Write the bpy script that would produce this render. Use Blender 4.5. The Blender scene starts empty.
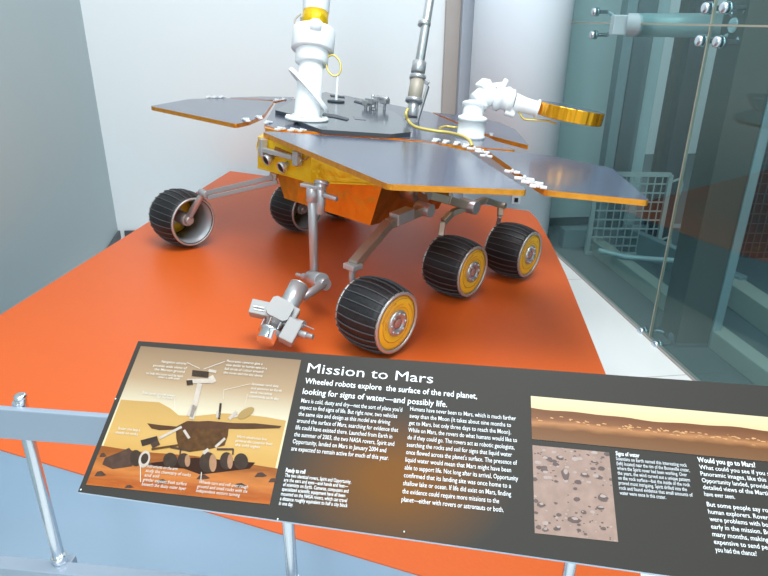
import bpy, bmesh, math, random
from math import pi, sin, cos, radians, sqrt
from mathutils import Vector, Matrix
random.seed(7)
C = bpy.context.scene.collection
V = Vector

# ------------------------------------------------------------------ camera, world, lights, exposure
FPX = 630.0
EYE = V((0, 0, 1.55))
dn = V((370 - 384, -(1755 - 288), -FPX)).normalized()
upc = -dn
fw = V((0, 0, -1)); Yc = (fw - fw.dot(upc) * upc).normalized(); Xc = Yc.cross(upc)
RW = Matrix((Xc, Yc, upc))                       # camera axes -> world
cam_d = bpy.data.cameras.new('camera'); cam_d.sensor_width = 36.0
cam_d.lens = FPX / 768 * 36.0; cam_d.clip_start = 0.02; cam_d.clip_end = 100
cam = bpy.data.objects.new('camera', cam_d); C.objects.link(cam)
cam.matrix_world = Matrix.Translation(EYE) @ RW.to_4x4()
bpy.context.scene.camera = cam

world = bpy.data.worlds.new('world'); bpy.context.scene.world = world; world.use_nodes = True
bg = world.node_tree.nodes['Background']; bg.inputs[0].default_value = (0.80, 0.93, 1.0, 1); bg.inputs[1].default_value = 1.2

def area(name, loc, target, sx, sy, power, col):
    d = bpy.data.lights.new(name, 'AREA'); d.shape = 'RECTANGLE'; d.size = sx; d.size_y = sy
    d.energy = power; d.color = col
    o = bpy.data.objects.new(name, d); C.objects.link(o); o.location = loc
    o.rotation_euler = (V(target) - V(loc)).to_track_quat('-Z', 'Y').to_euler()
    return o
area('skylight', (0.6, 1.2, 5.2), (0.0, 2.6, 0.5), 2.6, 2.2, 165, (0.96, 0.98, 1.0))
area('window_light', (-1.3, -0.7, 2.9), (0.7, 3.8, 1.2), 2.2, 2.0, 125, (0.86, 0.95, 1.0))

vs = bpy.context.scene.view_settings
vs.view_transform = 'Standard'; vs.look = 'None'; vs.gamma = 1.0; vs.use_curve_mapping = False
vs.exposure = 0.12

# ------------------------------------------------------------------ places in the room read off the photograph
def ray(u, v): return RW @ V((u - 384, -(v - 288), -FPX))
def D(u, v, d): return EYE + ray(u, v) * (d / FPX)             # at camera depth d
def PL(u, v, p, n):                                            # on a plane
    r = ray(u, v); return EYE + r * ((V(p) - EYE).dot(n) / r.dot(n))
Z = V((0, 0, 1))
def G(u, v, z=0.0): return PL(u, v, (0, 0, z), Z)
# rover frame: it stands on a display top that slopes a few degrees
RO = V((-0.17907876, 2.72476985, 0.49463236))
RF = V((-0.6503989262896077, -0.7571025233175841, 0.061457349987389054))
RL = V((0.7569017921096711, -0.6527744210993308, -0.03138840963797662))
RU = V((0.06388203020015493, 0.026102190417287674, 0.9976160393021586))
RM = Matrix((RF, RL, RU)).transposed()
def loc_(w): q = w - RO; return V((q.dot(RF), q.dot(RL), q.dot(RU)))
def RP(u, v, z): return loc_(PL(u, v, RO + RU * z, RU))
def RD(u, v, d): return loc_(D(u, v, d))
def RWd(q): return RO + RM @ V(q)

# ------------------------------------------------------------------ materials
MT = {}
def nmat(name):
    m = bpy.data.materials.new(name); m.use_nodes = True; MT[name] = m
    return m, m.node_tree.nodes, m.node_tree.links, m.node_tree.nodes['Principled BSDF']
def mat(name, col, rough=0.5, metal=0.0, noise=0.0, nscale=8.0, bump=0.0, bscale=40.0, spec=0.5, coat=0.0, stretch=None):
    m, N, Lk, b = nmat(name)
    b.inputs['Base Color'].default_value = (*col, 1); b.inputs['Roughness'].default_value = rough
    b.inputs['Metallic'].default_value = metal; b.inputs['Specular IOR Level'].default_value = spec
    b.inputs['Coat Weight'].default_value = coat
    tc = N.new('ShaderNodeTexCoord'); mp = N.new('ShaderNodeMapping'); Lk.new(tc.outputs['Object'], mp.inputs[0])
    if stretch: mp.inputs['Scale'].default_value = stretch
    n = N.new('ShaderNodeTexNoise'); n.inputs['Scale'].default_value = nscale; n.inputs['Detail'].default_value = 4
    Lk.new(mp.outputs[0], n.inputs[0])
    mx = N.new('ShaderNodeMix'); mx.data_type = 'RGBA'
    mx.inputs[6].default_value = (*[c * (1 - noise) for c in col], 1)
    mx.inputs[7].default_value = (*[min(1, c * (1 + noise)) for c in col], 1)
    Lk.new(n.outputs[0], mx.inputs[0]); Lk.new(mx.outputs[2], b.inputs['Base Color'])
    if bump:
        n2 = N.new('ShaderNodeTexNoise'); n2.inputs['Scale'].default_value = bscale; n2.inputs['Detail'].default_value = 3
        Lk.new(mp.outputs[0], n2.inputs[0])
        bp = N.new('ShaderNodeBump'); bp.inputs['Strength'].default_value = bump; bp.inputs['Distance'].default_value = 0.01
        Lk.new(n2.outputs[0], bp.inputs['Height']); Lk.new(bp.outputs[0], b.inputs['Normal'])
    return m
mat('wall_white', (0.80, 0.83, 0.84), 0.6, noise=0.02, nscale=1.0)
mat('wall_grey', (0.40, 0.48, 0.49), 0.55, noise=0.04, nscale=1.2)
mat('trim_grey', (0.40, 0.43, 0.48), 0.5, noise=0.03)
mat('trim_brown', (0.42, 0.37, 0.34), 0.5, noise=0.05)
mat('column_paint', (0.84, 0.89, 0.95), 0.5, noise=0.02, nscale=1)
mat('orange_top', (0.69, 0.118, 0.018), 0.40, noise=0.05, nscale=2.5, bump=0.05, bscale=120, spec=0.38)
mat('blue_face', (0.42, 0.56, 0.72), 0.4, noise=0.05, nscale=1.5)
mat('solar_cell', (0.088, 0.100, 0.150), 0.20, noise=0.06, nscale=14, spec=0.6, coat=0.1)
mat('solar_raised', (0.060, 0.078, 0.10), 0.18, noise=0.08, nscale=14, spec=0.8, coat=0.2)
mat('dark_edge', (0.05, 0.06, 0.075), 0.5)
mat('kapton_orange', (0.95, 0.34, 0.035), 0.28, 0.75, noise=0.25, nscale=30, bump=0.5, bscale=40)
mat('gold_foil', (1.0, 0.56, 0.01), 0.28, 0.45, noise=0.18, nscale=16, bump=0.8, bscale=22)
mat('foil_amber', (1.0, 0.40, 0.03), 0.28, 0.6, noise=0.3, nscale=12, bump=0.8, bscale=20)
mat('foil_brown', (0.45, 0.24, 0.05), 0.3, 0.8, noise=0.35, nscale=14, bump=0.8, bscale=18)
mat('foil_dish', (0.95, 0.33, 0.01), 0.2, 0.7, noise=0.45, nscale=26, bump=0.7, bscale=24, stretch=(1, 1, 0.15))
mat('white_paint', (0.93, 0.94, 0.95), 0.35, noise=0.02)
mat('hinge_white', (0.78, 0.79, 0.80), 0.4)
mat('brushed_alu', (0.62, 0.62, 0.62), 0.33, 0.75, noise=0.10, nscale=20, bump=0.05)
mat('arm_silver', (0.50, 0.50, 0.51), 0.32, 0.6, noise=0.06, nscale=20)
mat('module_grey', (0.40, 0.40, 0.39), 0.55, 0.1, noise=0.05)
mat('arm_bronze', (0.42, 0.36, 0.29), 0.35, 0.7, noise=0.15, nscale=18)
mat('tan_sleeve', (0.48, 0.42, 0.34), 0.5, 0.2, noise=0.1)
mat('chrome', (0.85, 0.86, 0.88), 0.10, 1.0)
mat('rail_paint', (0.34, 0.40, 0.48), 0.4, 0.3, noise=0.03)
mat('rod_steel', (0.60, 0.65, 0.70), 0.22, 0.85)
mat('tyre_black', (0.012, 0.012, 0.014), 0.5, noise=0.3, nscale=25, bump=0.2, bscale=60)
mat('cleat', (0.085, 0.085, 0.09), 0.45)
mat('rim_silver', (0.55, 0.52, 0.50), 0.35, 0.6)
mat('wheel_inside', (0.36, 0.38, 0.40), 0.4, 0.4, noise=0.15, nscale=12)
mat('hub_silver', (0.52, 0.53, 0.55), 0.35, 0.7, noise=0.25, nscale=60)
mat('flexure_yellow', (0.90, 0.52, 0.03), 0.35, noise=0.06, nscale=18)
mat('flexure_line', (0.55, 0.25, 0.05), 0.5)
mat('hub_core', (0.45, 0.22, 0.18), 0.5, 0.3)
mat('black', (0.006, 0.006, 0.007), 0.6)
mat('cable_gold', (0.75, 0.58, 0.16), 0.35, 0.4)
mat('brown_glass', (0.30, 0.09, 0.01), 0.15)
mat('outlet', (0.55, 0.55, 0.56), 0.4)
mat('baseboard', (0.08, 0.09, 0.10), 0.5)
mat('steel_teal', (0.22, 0.28, 0.30), 0.4, 0.2, noise=0.05)
mat('steel_pale', (0.60, 0.72, 0.76), 0.45, noise=0.05)
mat('outer_pale', (0.92, 0.97, 0.98), 0.6, noise=0.08, nscale=1.0, stretch=(1, 1, 0.1))
mat('steel_mid', (0.36, 0.45, 0.47), 0.4, 0.2, noise=0.05)
mat('steel_dark', (0.08, 0.09, 0.10), 0.5, noise=0.1)
mat('steel_brown', (0.065, 0.06, 0.05), 0.5, noise=0.1)
mat('steel_deep', (0.03, 0.035, 0.04), 0.6, noise=0.2)
mat('seam', (0.40, 0.36, 0.28), 0.4, 0.3)
mat('outer_floor', (0.09, 0.11, 0.115), 0.6, noise=0.15, nscale=1.5)
mat('outer_kerb', (0.34, 0.35, 0.31), 0.6, noise=0.08)
mat('far_wall', (0.10, 0.135, 0.145), 0.6, noise=0.15, nscale=0.8)
mat('mesh_paint', (0.40, 0.43, 0.42), 0.5, 0.2)
mat('print_white', (0.80, 0.80, 0.80), 0.6)
mat('print_grey', (0.62, 0.64, 0.66), 0.6)
mat('board_edge', (0.45, 0.55, 0.68), 0.3, 0.3)

def floor_mat():
    m, N, Lk, b = nmat('floor_tile')
    tc = N.new('ShaderNodeTexCoord'); mp = N.new('ShaderNodeMapping'); Lk.new(tc.outputs['Object'], mp.inputs[0])
    mp.inputs['Rotation'].default_value = (0, 0, radians(-7.5)); mp.inputs['Location'].default_value = (0.28, 0.22, 0)
    br = N.new('ShaderNodeTexBrick'); br.offset = 0; br.inputs['Scale'].default_value = 1.0
    br.inputs['Brick Width'].default_value = 1.2; br.inputs['Row Height'].default_value = 1.2
    br.inputs['Mortar Size'].default_value = 0.003; br.inputs['Color1'].default_value = (0.88, 0.86, 0.83, 1)
    br.inputs['Color2'].default_value = (0.87, 0.85, 0.82, 1); br.inputs['Mortar'].default_value = (0.5, 0.48, 0.45, 1)
    Lk.new(mp.outputs[0], br.inputs[0]); Lk.new(br.outputs[0], b.inputs['Base Color']); b.inputs['Roughness'].default_value = 0.3
floor_mat()
def glass_mat():
    m = bpy.data.materials.new('glass_teal'); m.use_nodes = True; MT['glass_teal'] = m
    N = m.node_tree.nodes; Lk = m.node_tree.links; N.clear()
    out = N.new('ShaderNodeOutputMaterial'); t = N.new('ShaderNodeBsdfTransparent'); g = N.new('ShaderNodeBsdfGlossy')
    t.inputs[0].default_value = (0.78, 0.89, 0.885, 1); g.inputs[0].default_value = (0.8, 0.95, 0.95, 1); g.inputs['Roughness'].default_value = 0.0
    lw = N.new('ShaderNodeLayerWeight'); lw.inputs[0].default_value = 0.5
    pw = N.new('ShaderNodeMath'); pw.operation = 'POWER'; pw.inputs[1].default_value = 4.0; Lk.new(lw.outputs['Facing'], pw.inputs[0])
    fr = N.new('ShaderNodeMath'); fr.operation = 'MULTIPLY_ADD'; fr.inputs[1].default_value = 0.32; fr.inputs[2].default_value = 0.045; Lk.new(pw.outputs[0], fr.inputs[0])
    mx = N.new('ShaderNodeMixShader'); Lk.new(fr.outputs[0], mx.inputs[0]); Lk.new(t.outputs[0], mx.inputs[1]); Lk.new(g.outputs[0], mx.inputs[2])
    Lk.new(mx.outputs[0], out.inputs[0])
glass_mat()
def ramp_mat(name, axis, stops, rough=0.5, nscale=None, namp=0.0, stretch=(1, 1, 1)):
    # printed picture: colour runs along one axis of the object, broken up by noise
    m, N, Lk, b = nmat(name)
    tc = N.new('ShaderNodeTexCoord'); sp = N.new('ShaderNodeSeparateXYZ'); Lk.new(tc.outputs['Object'], sp.inputs[0])
    src = sp.outputs[axis]
    if nscale:
        mp = N.new('ShaderNodeMapping'); mp.inputs['Scale'].default_value = stretch; Lk.new(tc.outputs['Object'], mp.inputs[0])
        n = N.new('ShaderNodeTexNoise'); n.inputs['Scale'].default_value = nscale; n.inputs['Detail'].default_value = 6
        Lk.new(mp.outputs[0], n.inputs[0])
        s = N.new('ShaderNodeMath'); s.operation = 'MULTIPLY_ADD'; s.inputs[1].default_value = namp
        Lk.new(n.outputs[0], s.inputs[0]); Lk.new(src, s.inputs[2]); src = s.outputs[0]
    lo, hi = stops[0][0], stops[-1][0]
    mr = N.new('ShaderNodeMapRange'); mr.inputs[1].default_value = lo; mr.inputs[2].default_value = hi; Lk.new(src, mr.inputs[0])
    cr = N.new('ShaderNodeValToRGB'); e = cr.color_ramp.elements
    while len(e) < len(stops): e.new(0.5)
    for k, (p, c) in enumerate(stops):
        e[k].position = (p - lo) / (hi - lo); e[k].color = (*c, 1)
    Lk.new(mr.outputs[0], cr.inputs[0]); Lk.new(cr.outputs[0], b.inputs['Base Color']); b.inputs['Roughness'].default_value = rough
    return m

# ------------------------------------------------------------------ mesh helpers
def frame(zdir, xhint=None):
    z = V(zdir).normalized(); h = V(xhint) if xhint is not None else (V((0, 0, 1)) if abs(z.z) < 0.9 else V((1, 0, 0)))
    x = (h - h.dot(z) * z).normalized(); y = z.cross(x)
    return Matrix((x, y, z)).transposed()
def add(bm, verts, faces, mi=0, smooth=False):
    vv = [bm.verts.new(v) for v in verts]; out = []
    for f in faces:
        try:
            q = bm.faces.new([vv[i] for i in f]); q.material_index = mi; q.smooth = smooth; out.append(q)
        except ValueError: pass
    return vv
def box(bm, c, size, M=None, mi=0, bev=0.0):
    t = bmesh.new(); bmesh.ops.create_cube(t, size=1.0)
    for v in t.verts: v.co = V((v.co.x * size[0], v.co.y * size[1], v.co.z * size[2]))
    if bev: bmesh.ops.bevel(t, geom=t.edges[:], offset=bev, segments=2, affect='EDGES', profile=0.5)
    M = M or Matrix.Identity(3)
    t.verts.index_update()
    add(bm, [V(c) + M @ v.co for v in t.verts], [[v.index for v in f.verts] for f in t.faces], mi); t.free()
def lathe(bm, c, axis, prof, seg=32, mi=0, smooth=True, xh=None, close=False):
    # prof: list of (distance along axis, radius)
    M = frame(axis, xh); base = V(c); verts = []; faces = []; n = len(prof)
    for (h, r) in prof:
        for k in range(seg):
            a = 2 * pi * k / seg; verts.append(base + M @ V((r * cos(a), r * sin(a), h)))
    for i in range(n - 1):
        for k in range(seg):
            k2 = (k + 1) % seg; faces.append((i * seg + k, i * seg + k2, (i + 1) * seg + k2, (i + 1) * seg + k))
    if not close:
        if prof[0][1] > 1e-6: faces.append(tuple(reversed(range(seg))))
        if prof[-1][1] > 1e-6: faces.append(tuple((n - 1) * seg + k for k in range(seg)))
    else:
        for k in range(seg):
            k2 = (k + 1) % seg; faces.append(((n - 1) * seg + k, (n - 1) * seg + k2, k2, k))
    vv = [bm.verts.new(v) for v in verts]
    for f in faces:
        q = bm.faces.new([vv[i] for i in f]); q.material_index = mi; q.smooth = smooth and len(f) == 4
def cyl(bm, p0, p1, r0, r1=None, seg=20, mi=0):
    p0, p1 = V(p0), V(p1); L = (p1 - p0).length; r1 = r0 if r1 is None else r1
    lathe(bm, p0, p1 - p0, [(0, r0 * .96), (min(.0008, L * .1), r0), (L - min(.0008, L * .1), r1), (L, r1 * .96)], seg, mi)
def tube(bm, pts, r, seg=10, mi=0, closed=False):
    pts = [V(p) for p in pts]; n = len(pts); rings = []; prev = None
    for i, p in enumerate(pts):
        if closed: t = pts[(i + 1) % n] - pts[i - 1]
        else: t = pts[min(i + 1, n - 1)] - pts[max(i - 1, 0)]
        t.normalize()
        if prev is None: M = frame(t); x = M.col[0].copy()
        else: x = (prev - prev.dot(t) * t).normalized()
        y = t.cross(x); prev = x
        rings.append([bm.verts.new(p + r * (cos(2 * pi * k / seg) * x + sin(2 * pi * k / seg) * y)) for k in range(seg)])
    for i in range(n if closed else n - 1):
        a, b = rings[i], rings[(i + 1) % n]
        for k in range(seg):
            q = bm.faces.new((a[k], a[(k + 1) % seg], b[(k + 1) % seg], b[k])); q.smooth = True; q.material_index = mi
    if not closed:
        bm.faces.new(list(reversed(rings[0]))).material_index = mi; bm.faces.new(rings[-1]).material_index = mi
def spline(pts, n=8):
    pts = [V(p) for p in pts]; P = [pts[0]] + pts + [pts[-1]]; out = []
    for i in range(1, len(P) - 2):
        for k in range(n):
            t = k / n; a, b, c, d = P[i - 1], P[i], P[i + 1], P[i + 2]
            out.append(0.5 * ((2 * b) + (c - a) * t + (2 * a - 5 * b + 4 * c - d) * t * t + (3 * b - a - 3 * c + d) * t ** 3))
    out.append(pts[-1]); return out
def bar(bm, p0, p1, w, h, up=(0, 0, 1), mi=0, bev=0.002, w1=None, h1=None):
    # rectangular beam from p0 to p1
    p0, p1 = V(p0), V(p1); M = frame(p1 - p0, up); L = (p1 - p0).length
    t = bmesh.new(); bmesh.ops.create_cube(t, size=1.0)
    for v in t.verts:
        e = v.co.z + .5; ww = w + ((w1 or w) - w) * e; hh = h + ((h1 or h) - h) * e
        v.co = V((v.co.x * hh, v.co.y * ww, v.co.z * L))
    if bev: bmesh.ops.bevel(t, geom=t.edges[:], offset=bev, segments=1, affect='EDGES')
    c = (p0 + p1) / 2; t.verts.index_update()
    add(bm, [c + M @ v.co for v in t.verts], [[v.index for v in f.verts] for f in t.faces], mi); t.free()
def prism(bm, pts, ext, mi_top=0, mi_side=0, mi_bot=0):
    # polygon pts (3D), extruded by vector ext (downwards); top keeps pts
    pts = [V(p) for p in pts]; n = len(pts); nrm = V((0, 0, 0))
    for i in range(n): nrm += pts[i].cross(pts[(i + 1) % n])
    if nrm.dot(V(ext)) > 0: pts = pts[::-1]
    a = [bm.verts.new(p) for p in pts]; b = [bm.verts.new(p + V(ext)) for p in pts]
    bm.faces.new(a).material_index = mi_top; bm.faces.new(b[::-1]).material_index = mi_bot
    for i in range(n):
        j = (i + 1) % n; bm.faces.new((a[j], a[i], b[i], b[j])).material_index = mi_side
def roundpoly(pts, r, seg=4):
    pts = [V(p) for p in pts]; out = []; n = len(pts)
    for i in range(n):
        a, b, c = pts[i - 1], pts[i], pts[(i + 1) % n]
        d1 = (a - b); d2 = (c - b); rr = min(r, d1.length * .4, d2.length * .4)
        p1 = b + d1.normalized() * rr; p2 = b + d2.normalized() * rr
        for k in range(seg + 1):
            t = k / seg; out.append((1 - t) ** 2 * p1 + 2 * t * (1 - t) * b + t * t * p2)
    return out
def WP(o):   # world matrix of a parent chain
    M = Matrix.Identity(4)
    while o is not None: M = o.matrix_basis @ M; o = o.parent
    return M
def obj(name, bm, mats, parent=None, at=None):
    # geometry in the coordinates of the parent (or the world); origin moved to «at»
    bmesh.ops.recalc_face_normals(bm, faces=bm.faces[:])
    if at is None:
        lo = V([min(v.co[i] for v in bm.verts) for i in range(3)]); hi = V([max(v.co[i] for v in bm.verts) for i in range(3)])
        at = (lo + hi) / 2
    at = V(at)
    for v in bm.verts: v.co -= at
    me = bpy.data.meshes.new(name); bm.to_mesh(me); bm.free()
    for m in ([mats] if isinstance(mats, str) else mats): me.materials.append(MT[m])
    o = bpy.data.objects.new(name, me); C.objects.link(o); o.parent = parent
    off = V((0, 0, 0))
    if parent is not None and parent.type == 'MESH' and 'org' in OFF.get(parent.name, {}): off = OFF[parent.name]['org']
    o.location = at - off; OFF[o.name] = {'org': at}
    return o
OFF = {}   # origin of each mesh part inside its thing's frame
def tag(o, label=None, cat=None, group=None, kind=None):
    if label: o['label'] = label
    if cat: o['category'] = cat
    if group: o['group'] = group
    if kind: o['kind'] = kind
    return o
def thing(name, label, cat, loc=(0, 0, 0), M=None, group=None):
    o = bpy.data.objects.new(name, None); C.objects.link(o); o.empty_display_size = 0.1
    M = (M or Matrix.Identity(3)).to_4x4(); o.matrix_basis = Matrix.Translation(V(loc)) @ M
    return tag(o, label, cat, group)
def B(): return bmesh.new()
def quickbox(name, mats, c, size, M=None, parent=None, bev=0.0):
    b = B(); box(b, c, size, M, 0, bev); return obj(name, b, mats, parent)

# ------------------------------------------------------------------ the setting
gdir = V((0.13108261, -0.99137145, 0)); gn = V((0.99137145, 0.13108261, 0))    # glass wall runs along gdir; gn points outwards
g0 = V((1.2556605, 4.09760499, 0))
def GL(s, z=0.0, off=0.0): return g0 + gdir * s + gn * off + Z * z
RG = Matrix((gdir, gn, Z)).transposed()
corner = V((-2.005, 4.515, 0))
ldir = V((.185, -.983, 0)).normalized(); RL2 = Matrix((ldir, V((-ldir.y, ldir.x, 0)), Z)).transposed(); ln_ = V((-ldir.y, ldir.x, 0))
b = B(); prism(b, [corner + V((-.1, .3, 0)), V((-1.2, -2.2, 0)), GL(6.6), GL(-1.2)], (0, 0, -.1)); tag(obj('floor', b, 'floor_tile'), kind='structure')
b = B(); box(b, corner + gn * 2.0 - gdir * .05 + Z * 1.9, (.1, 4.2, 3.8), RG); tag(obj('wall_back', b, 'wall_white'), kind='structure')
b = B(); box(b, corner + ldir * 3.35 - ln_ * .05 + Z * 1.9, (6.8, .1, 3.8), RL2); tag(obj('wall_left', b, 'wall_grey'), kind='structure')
b = B(); box(b, corner + gn * 1.9 + gdir * .012 + Z * .03, (.016, 3.7, .06), RG); tag(obj('baseboard_back', b, 'baseboard'), kind='structure')
b = B(); box(b, corner + ldir * 3.2 + ln_ * .008 + Z * .03, (6.4, .016, .06), RL2); tag(obj('baseboard_left', b, 'baseboard'), kind='structure')
# brown strip and grey return next to the round column, on the back wall
bwp = corner + gdir * 0.0
def onback(u, v): return PL(u, v, bwp, gdir)
a0, a1, a2, a3 = onback(443, 60), onback(457, 60), onback(473, 60), onback(449, 60)
def strip(name, p, q, m, depth):
    b = B(); c = (p + q) / 2; w = (q - p).dot(gn); c.z = 1.9
    box(b, c + gdir * depth / 2, (depth, w, 3.8), RG, 0, .003); tag(obj(name, b, m), kind='structure')
strip('trim_1', a0, a1, 'trim_brown', .04)
strip('trim_2', a1, a2 + gn * .2, 'trim_grey', .10)
# round column
cc = D(515.5, 100, 4.42); cc.z = 0
b = B(); lathe(b, cc, Z, [(0, .325), (3.8, .325)], 64); tag(obj('wall_column', b, 'column_paint'), kind='structure')
# glass wall: panes, joints, sill strip
SX = 1.148; ZS = 1.532
def pane(n, s0, s1, z0, z1):
    b = B(); box(b, GL((s0 + s1) / 2, (z0 + z1) / 2, 0), (s1 - s0, .010, z1 - z0), RG); tag(obj('window_%d' % n, b, 'glass_teal'), kind='structure')
pane(1, -.42, SX - .004, .012, ZS - .004); pane(2, SX + .004, 2.9, .012, ZS - .004)
pane(3, -.42, SX - .004, ZS + .004, 3.6); pane(4, SX + .004, 2.9, ZS + .004, 3.6)
pane(5, 2.908, 4.6, .012, ZS - .004); pane(6, 2.908, 4.6, ZS + .004, 3.6)
b = B()
box(b, GL(SX, 1.8), (.008, .013, 3.6), RG); box(b, GL(2.904, 1.8), (.008, .013, 3.6), RG)
box(b, GL(2.09, ZS), (5.02, .0125, .008), RG); tag(obj('trim_3', b, 'seam'), kind='structure')
b = B(); box(b, GL(2.09, .006), (5.02, .024, .012), RG); tag(obj('trim_4', b, 'trim_brown'), kind='structure')
b = B(); box(b, GL(-.425, 1.8), (.014, .02, 3.6), RG); tag(obj('trim_5', b, 'steel_dark'), kind='structure')

# --- beyond the glass
b = B(); prism(b, [GL(-5, 0, .02), GL(4.6, 0, .02), GL(4.6, 0, 5.5), GL(-5, 0, 5.5)], (0, 0, -.1)); tag(obj('ground', b, 'outer_floor'), kind='structure')
b = B(); box(b, GL(-3.6, 2, 2.9), (.1, 5.2, 4.4), RG); tag(obj('wall_outer', b, 'outer_pale'), kind='structure')
b = B(); box(b, GL(.4, 2, 4.6), (8.4, .1, 4.4), RG); tag(obj('wall_far', b, 'far_wall'), kind='structure')
b = B(); box(b, GL(2.2, 3.9, 2.8), (5.0, 4.4, .1), RG); tag(obj('sky_blocker_outer', b, 'far_wall'), kind='structure')  # unseen slab added to block the sky and darken the area behind the panes
def kerb(p, q, w, h, name='kerb_beam', label='', m='outer_kerb', z=0.0):
    p, q = V(p), V(q); d = (q - p).normalized(); M = Matrix((d, Z.cross(d), Z)).transposed()
    b = B(); box(b, (p + q) / 2 + Z * (z + h / 2), ((q - p).length, w, h), M, 0, .006)
    return tag(obj(name, b, m), label, 'beam')
kerb(GL(-.4, 0, .30), GL(3.2, 0, .30), .09, .10, label='pale low kerb beam running just behind the glass wall')
kerb(G(588, 250) + gn * .3, G(660, 305) + gn * .5, .06, .16, label='teal grey low beam on the ground left of the boxed column', m='steel_teal')
kerb(G(560, 246), G(690, 243), .10, .14, label='grey low beam on the ground beneath the mesh gate', m='steel_teal')
kerb(G(712, 288), G(790, 345), .12, .14, label='pale low beam right of the boxed column, under the dark perforated screen')

def post(u, v, wpx, dpt, m, label, hgt=3.7, rot=RG, name='steel_post', flange=None):
    p = G(u, v); w = wpx * (V(RW.transposed() @ (p - EYE)).z * -1) / FPX
    t = thing(name, label, 'post', p, group=None if flange else 'steel posts behind the glass')
    b = B(); box(b, Z * hgt / 2, (dpt, w, hgt), rot, 0, .004); obj('shaft', b, m, t)
    b = B(); box(b, Z * .01, (dpt + .01, w + .01, .02), rot, 0, .003); obj('base_plate', b, 'steel_dark', t)
    if flange:
        b = B(); box(b, Z * hgt / 2 + rot @ V((-0.0, w / 2 + .02, 0)), (dpt + .02, .045, hgt), rot, 0, .004); obj('flange', b, flange, t)
    return t
RX = Matrix.Identity(3); RXs = Matrix(((0, 1, 0), (1, 0, 0), (0, 0, -1)))
RQ = Matrix((V((0, 1, 0)), V((-1, 0, 0)), Z)).transposed()
post(594, 246, 9, .12, 'steel_teal', 'slim grey steel post behind the glass, nearest the round column', rot=RQ)
post(608, 243, 17, .12, 'far_wall', 'dull teal steel post beyond the left part of the mesh gate', rot=RQ)
post(624, 236, 11, .06, 'steel_pale', 'pale blue steel post rising behind the middle of the mesh gate', rot=RQ)
post(643, 240, 6, .06, 'steel_brown', 'thin brown steel post beside the pale blue post', rot=RQ)
post(656, 250, 17, .10, 'steel_deep', 'nearly black steel post behind the right edge of the mesh gate', rot=RQ)
post(683, 338, 32, .20, 'steel_brown', 'broad boxed brown grey column standing behind the right hand pane', rot=Matrix(((0, 1, 0), (-1, 0, 0), (0, 0, 1))), name='boxed_column', flange='steel_teal')

# mesh gate
gp = D(585, 175, 4.3); gq = D(670, 170, 4.3)
t = thing('mesh_gate', 'wire mesh gate in a pale frame seen through the glass', 'gate', D(630, 250, 4.3))
o0 = D(630, 250, 4.3)
TL, TR, BR, BL = [D(*q, 4.3) - o0 for q in ((598, 174), (671, 170), (657, 256), (574, 257))]
TR = V((TR.x, TL.y, TL.z)); TL = V((TL.x, TL.y, TL.z)); hh = 0.58
BL = TL - Z * hh; BR = TR - Z * hh
for p, q in ((TL, TR), (TR, BR), (BR, BL), (BL, TL)):
    b = B(); bar(b, p, q, .03, .03, up=(0, 1, 0)); obj('frame_bar', b, 'mesh_paint', t)
b = B(); n = 10
for k in range(1, n):
    p = TL.lerp(TR, k / n); box(b, p - Z * hh / 2, (.007, .007, hh))
for k in range(1, 9):
    p = TL.lerp(BL, k / 9); q = TR.lerp(BR, k / 9); box(b, (p + q) / 2, ((q - p).length, .009, .009))
obj('wire_grille', b, 'mesh_paint', t)
for zz in (.05, .47):
    b = B(); tube(b, spline([TR + V((.015, 0, -zz)), TR + V((.07, 0, -zz + .02)), TR + V((.09, 0, -zz - .02)), TR + V((.085, 0, -zz - .09))], 5), .008); obj('hinge', b, 'mesh_paint', t)
for sx in (.08, .92):
    p = TL.lerp(TR, sx); p = V((p.x, p.y, BL.z)); b = B(); box(b, p - Z * ((p + o0).z / 2 + .0), (.03, .03, (p + o0).z)); obj('leg', b, 'mesh_paint', t)
# white hose lying beyond
b = B(); tube(b, spline([D(598, 250, 4.2), D(622, 256, 4.15), D(650, 259, 4.1), D(688, 262, 4.05), D(704, 270, 4.0)], 8), .018)
tag(obj('hose', b, 'steel_mid'), 'pale hose running level below the mesh gate behind the glass', 'hose')
# dark perforated screen at the right, beyond the glass
def screen(u0, v0, u1, v1, d, label):
    p = D(u0, v0, d); q = D(u1, v1, d); t = thing('perforated_screen', label, 'screen', V(((p.x + q.x) / 2, p.y, 0)))
    o = t.location; w = q.x - p.x; b = B(); box(b, V((0, .03, 1.4)), (w, .02, 2.8)); obj('backing_sheet', b, 'steel_deep', t)
    b = B()
    for i in range(int(w / .05)):
        box(b, V((-w / 2 + .05 * i + .025, 0, 1.4)), (.006, .006, 2.8))
    for i in range(40):
        box(b, V((0, 0, .05 + i * .07)), (w, .006, .006))
    obj('wire_grille', b, 'steel_dark', t)
screen(716, 200, 900, 200, 4.3, 'dark screen with a fine wire grid at the right edge, behind the boxed column')

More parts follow.
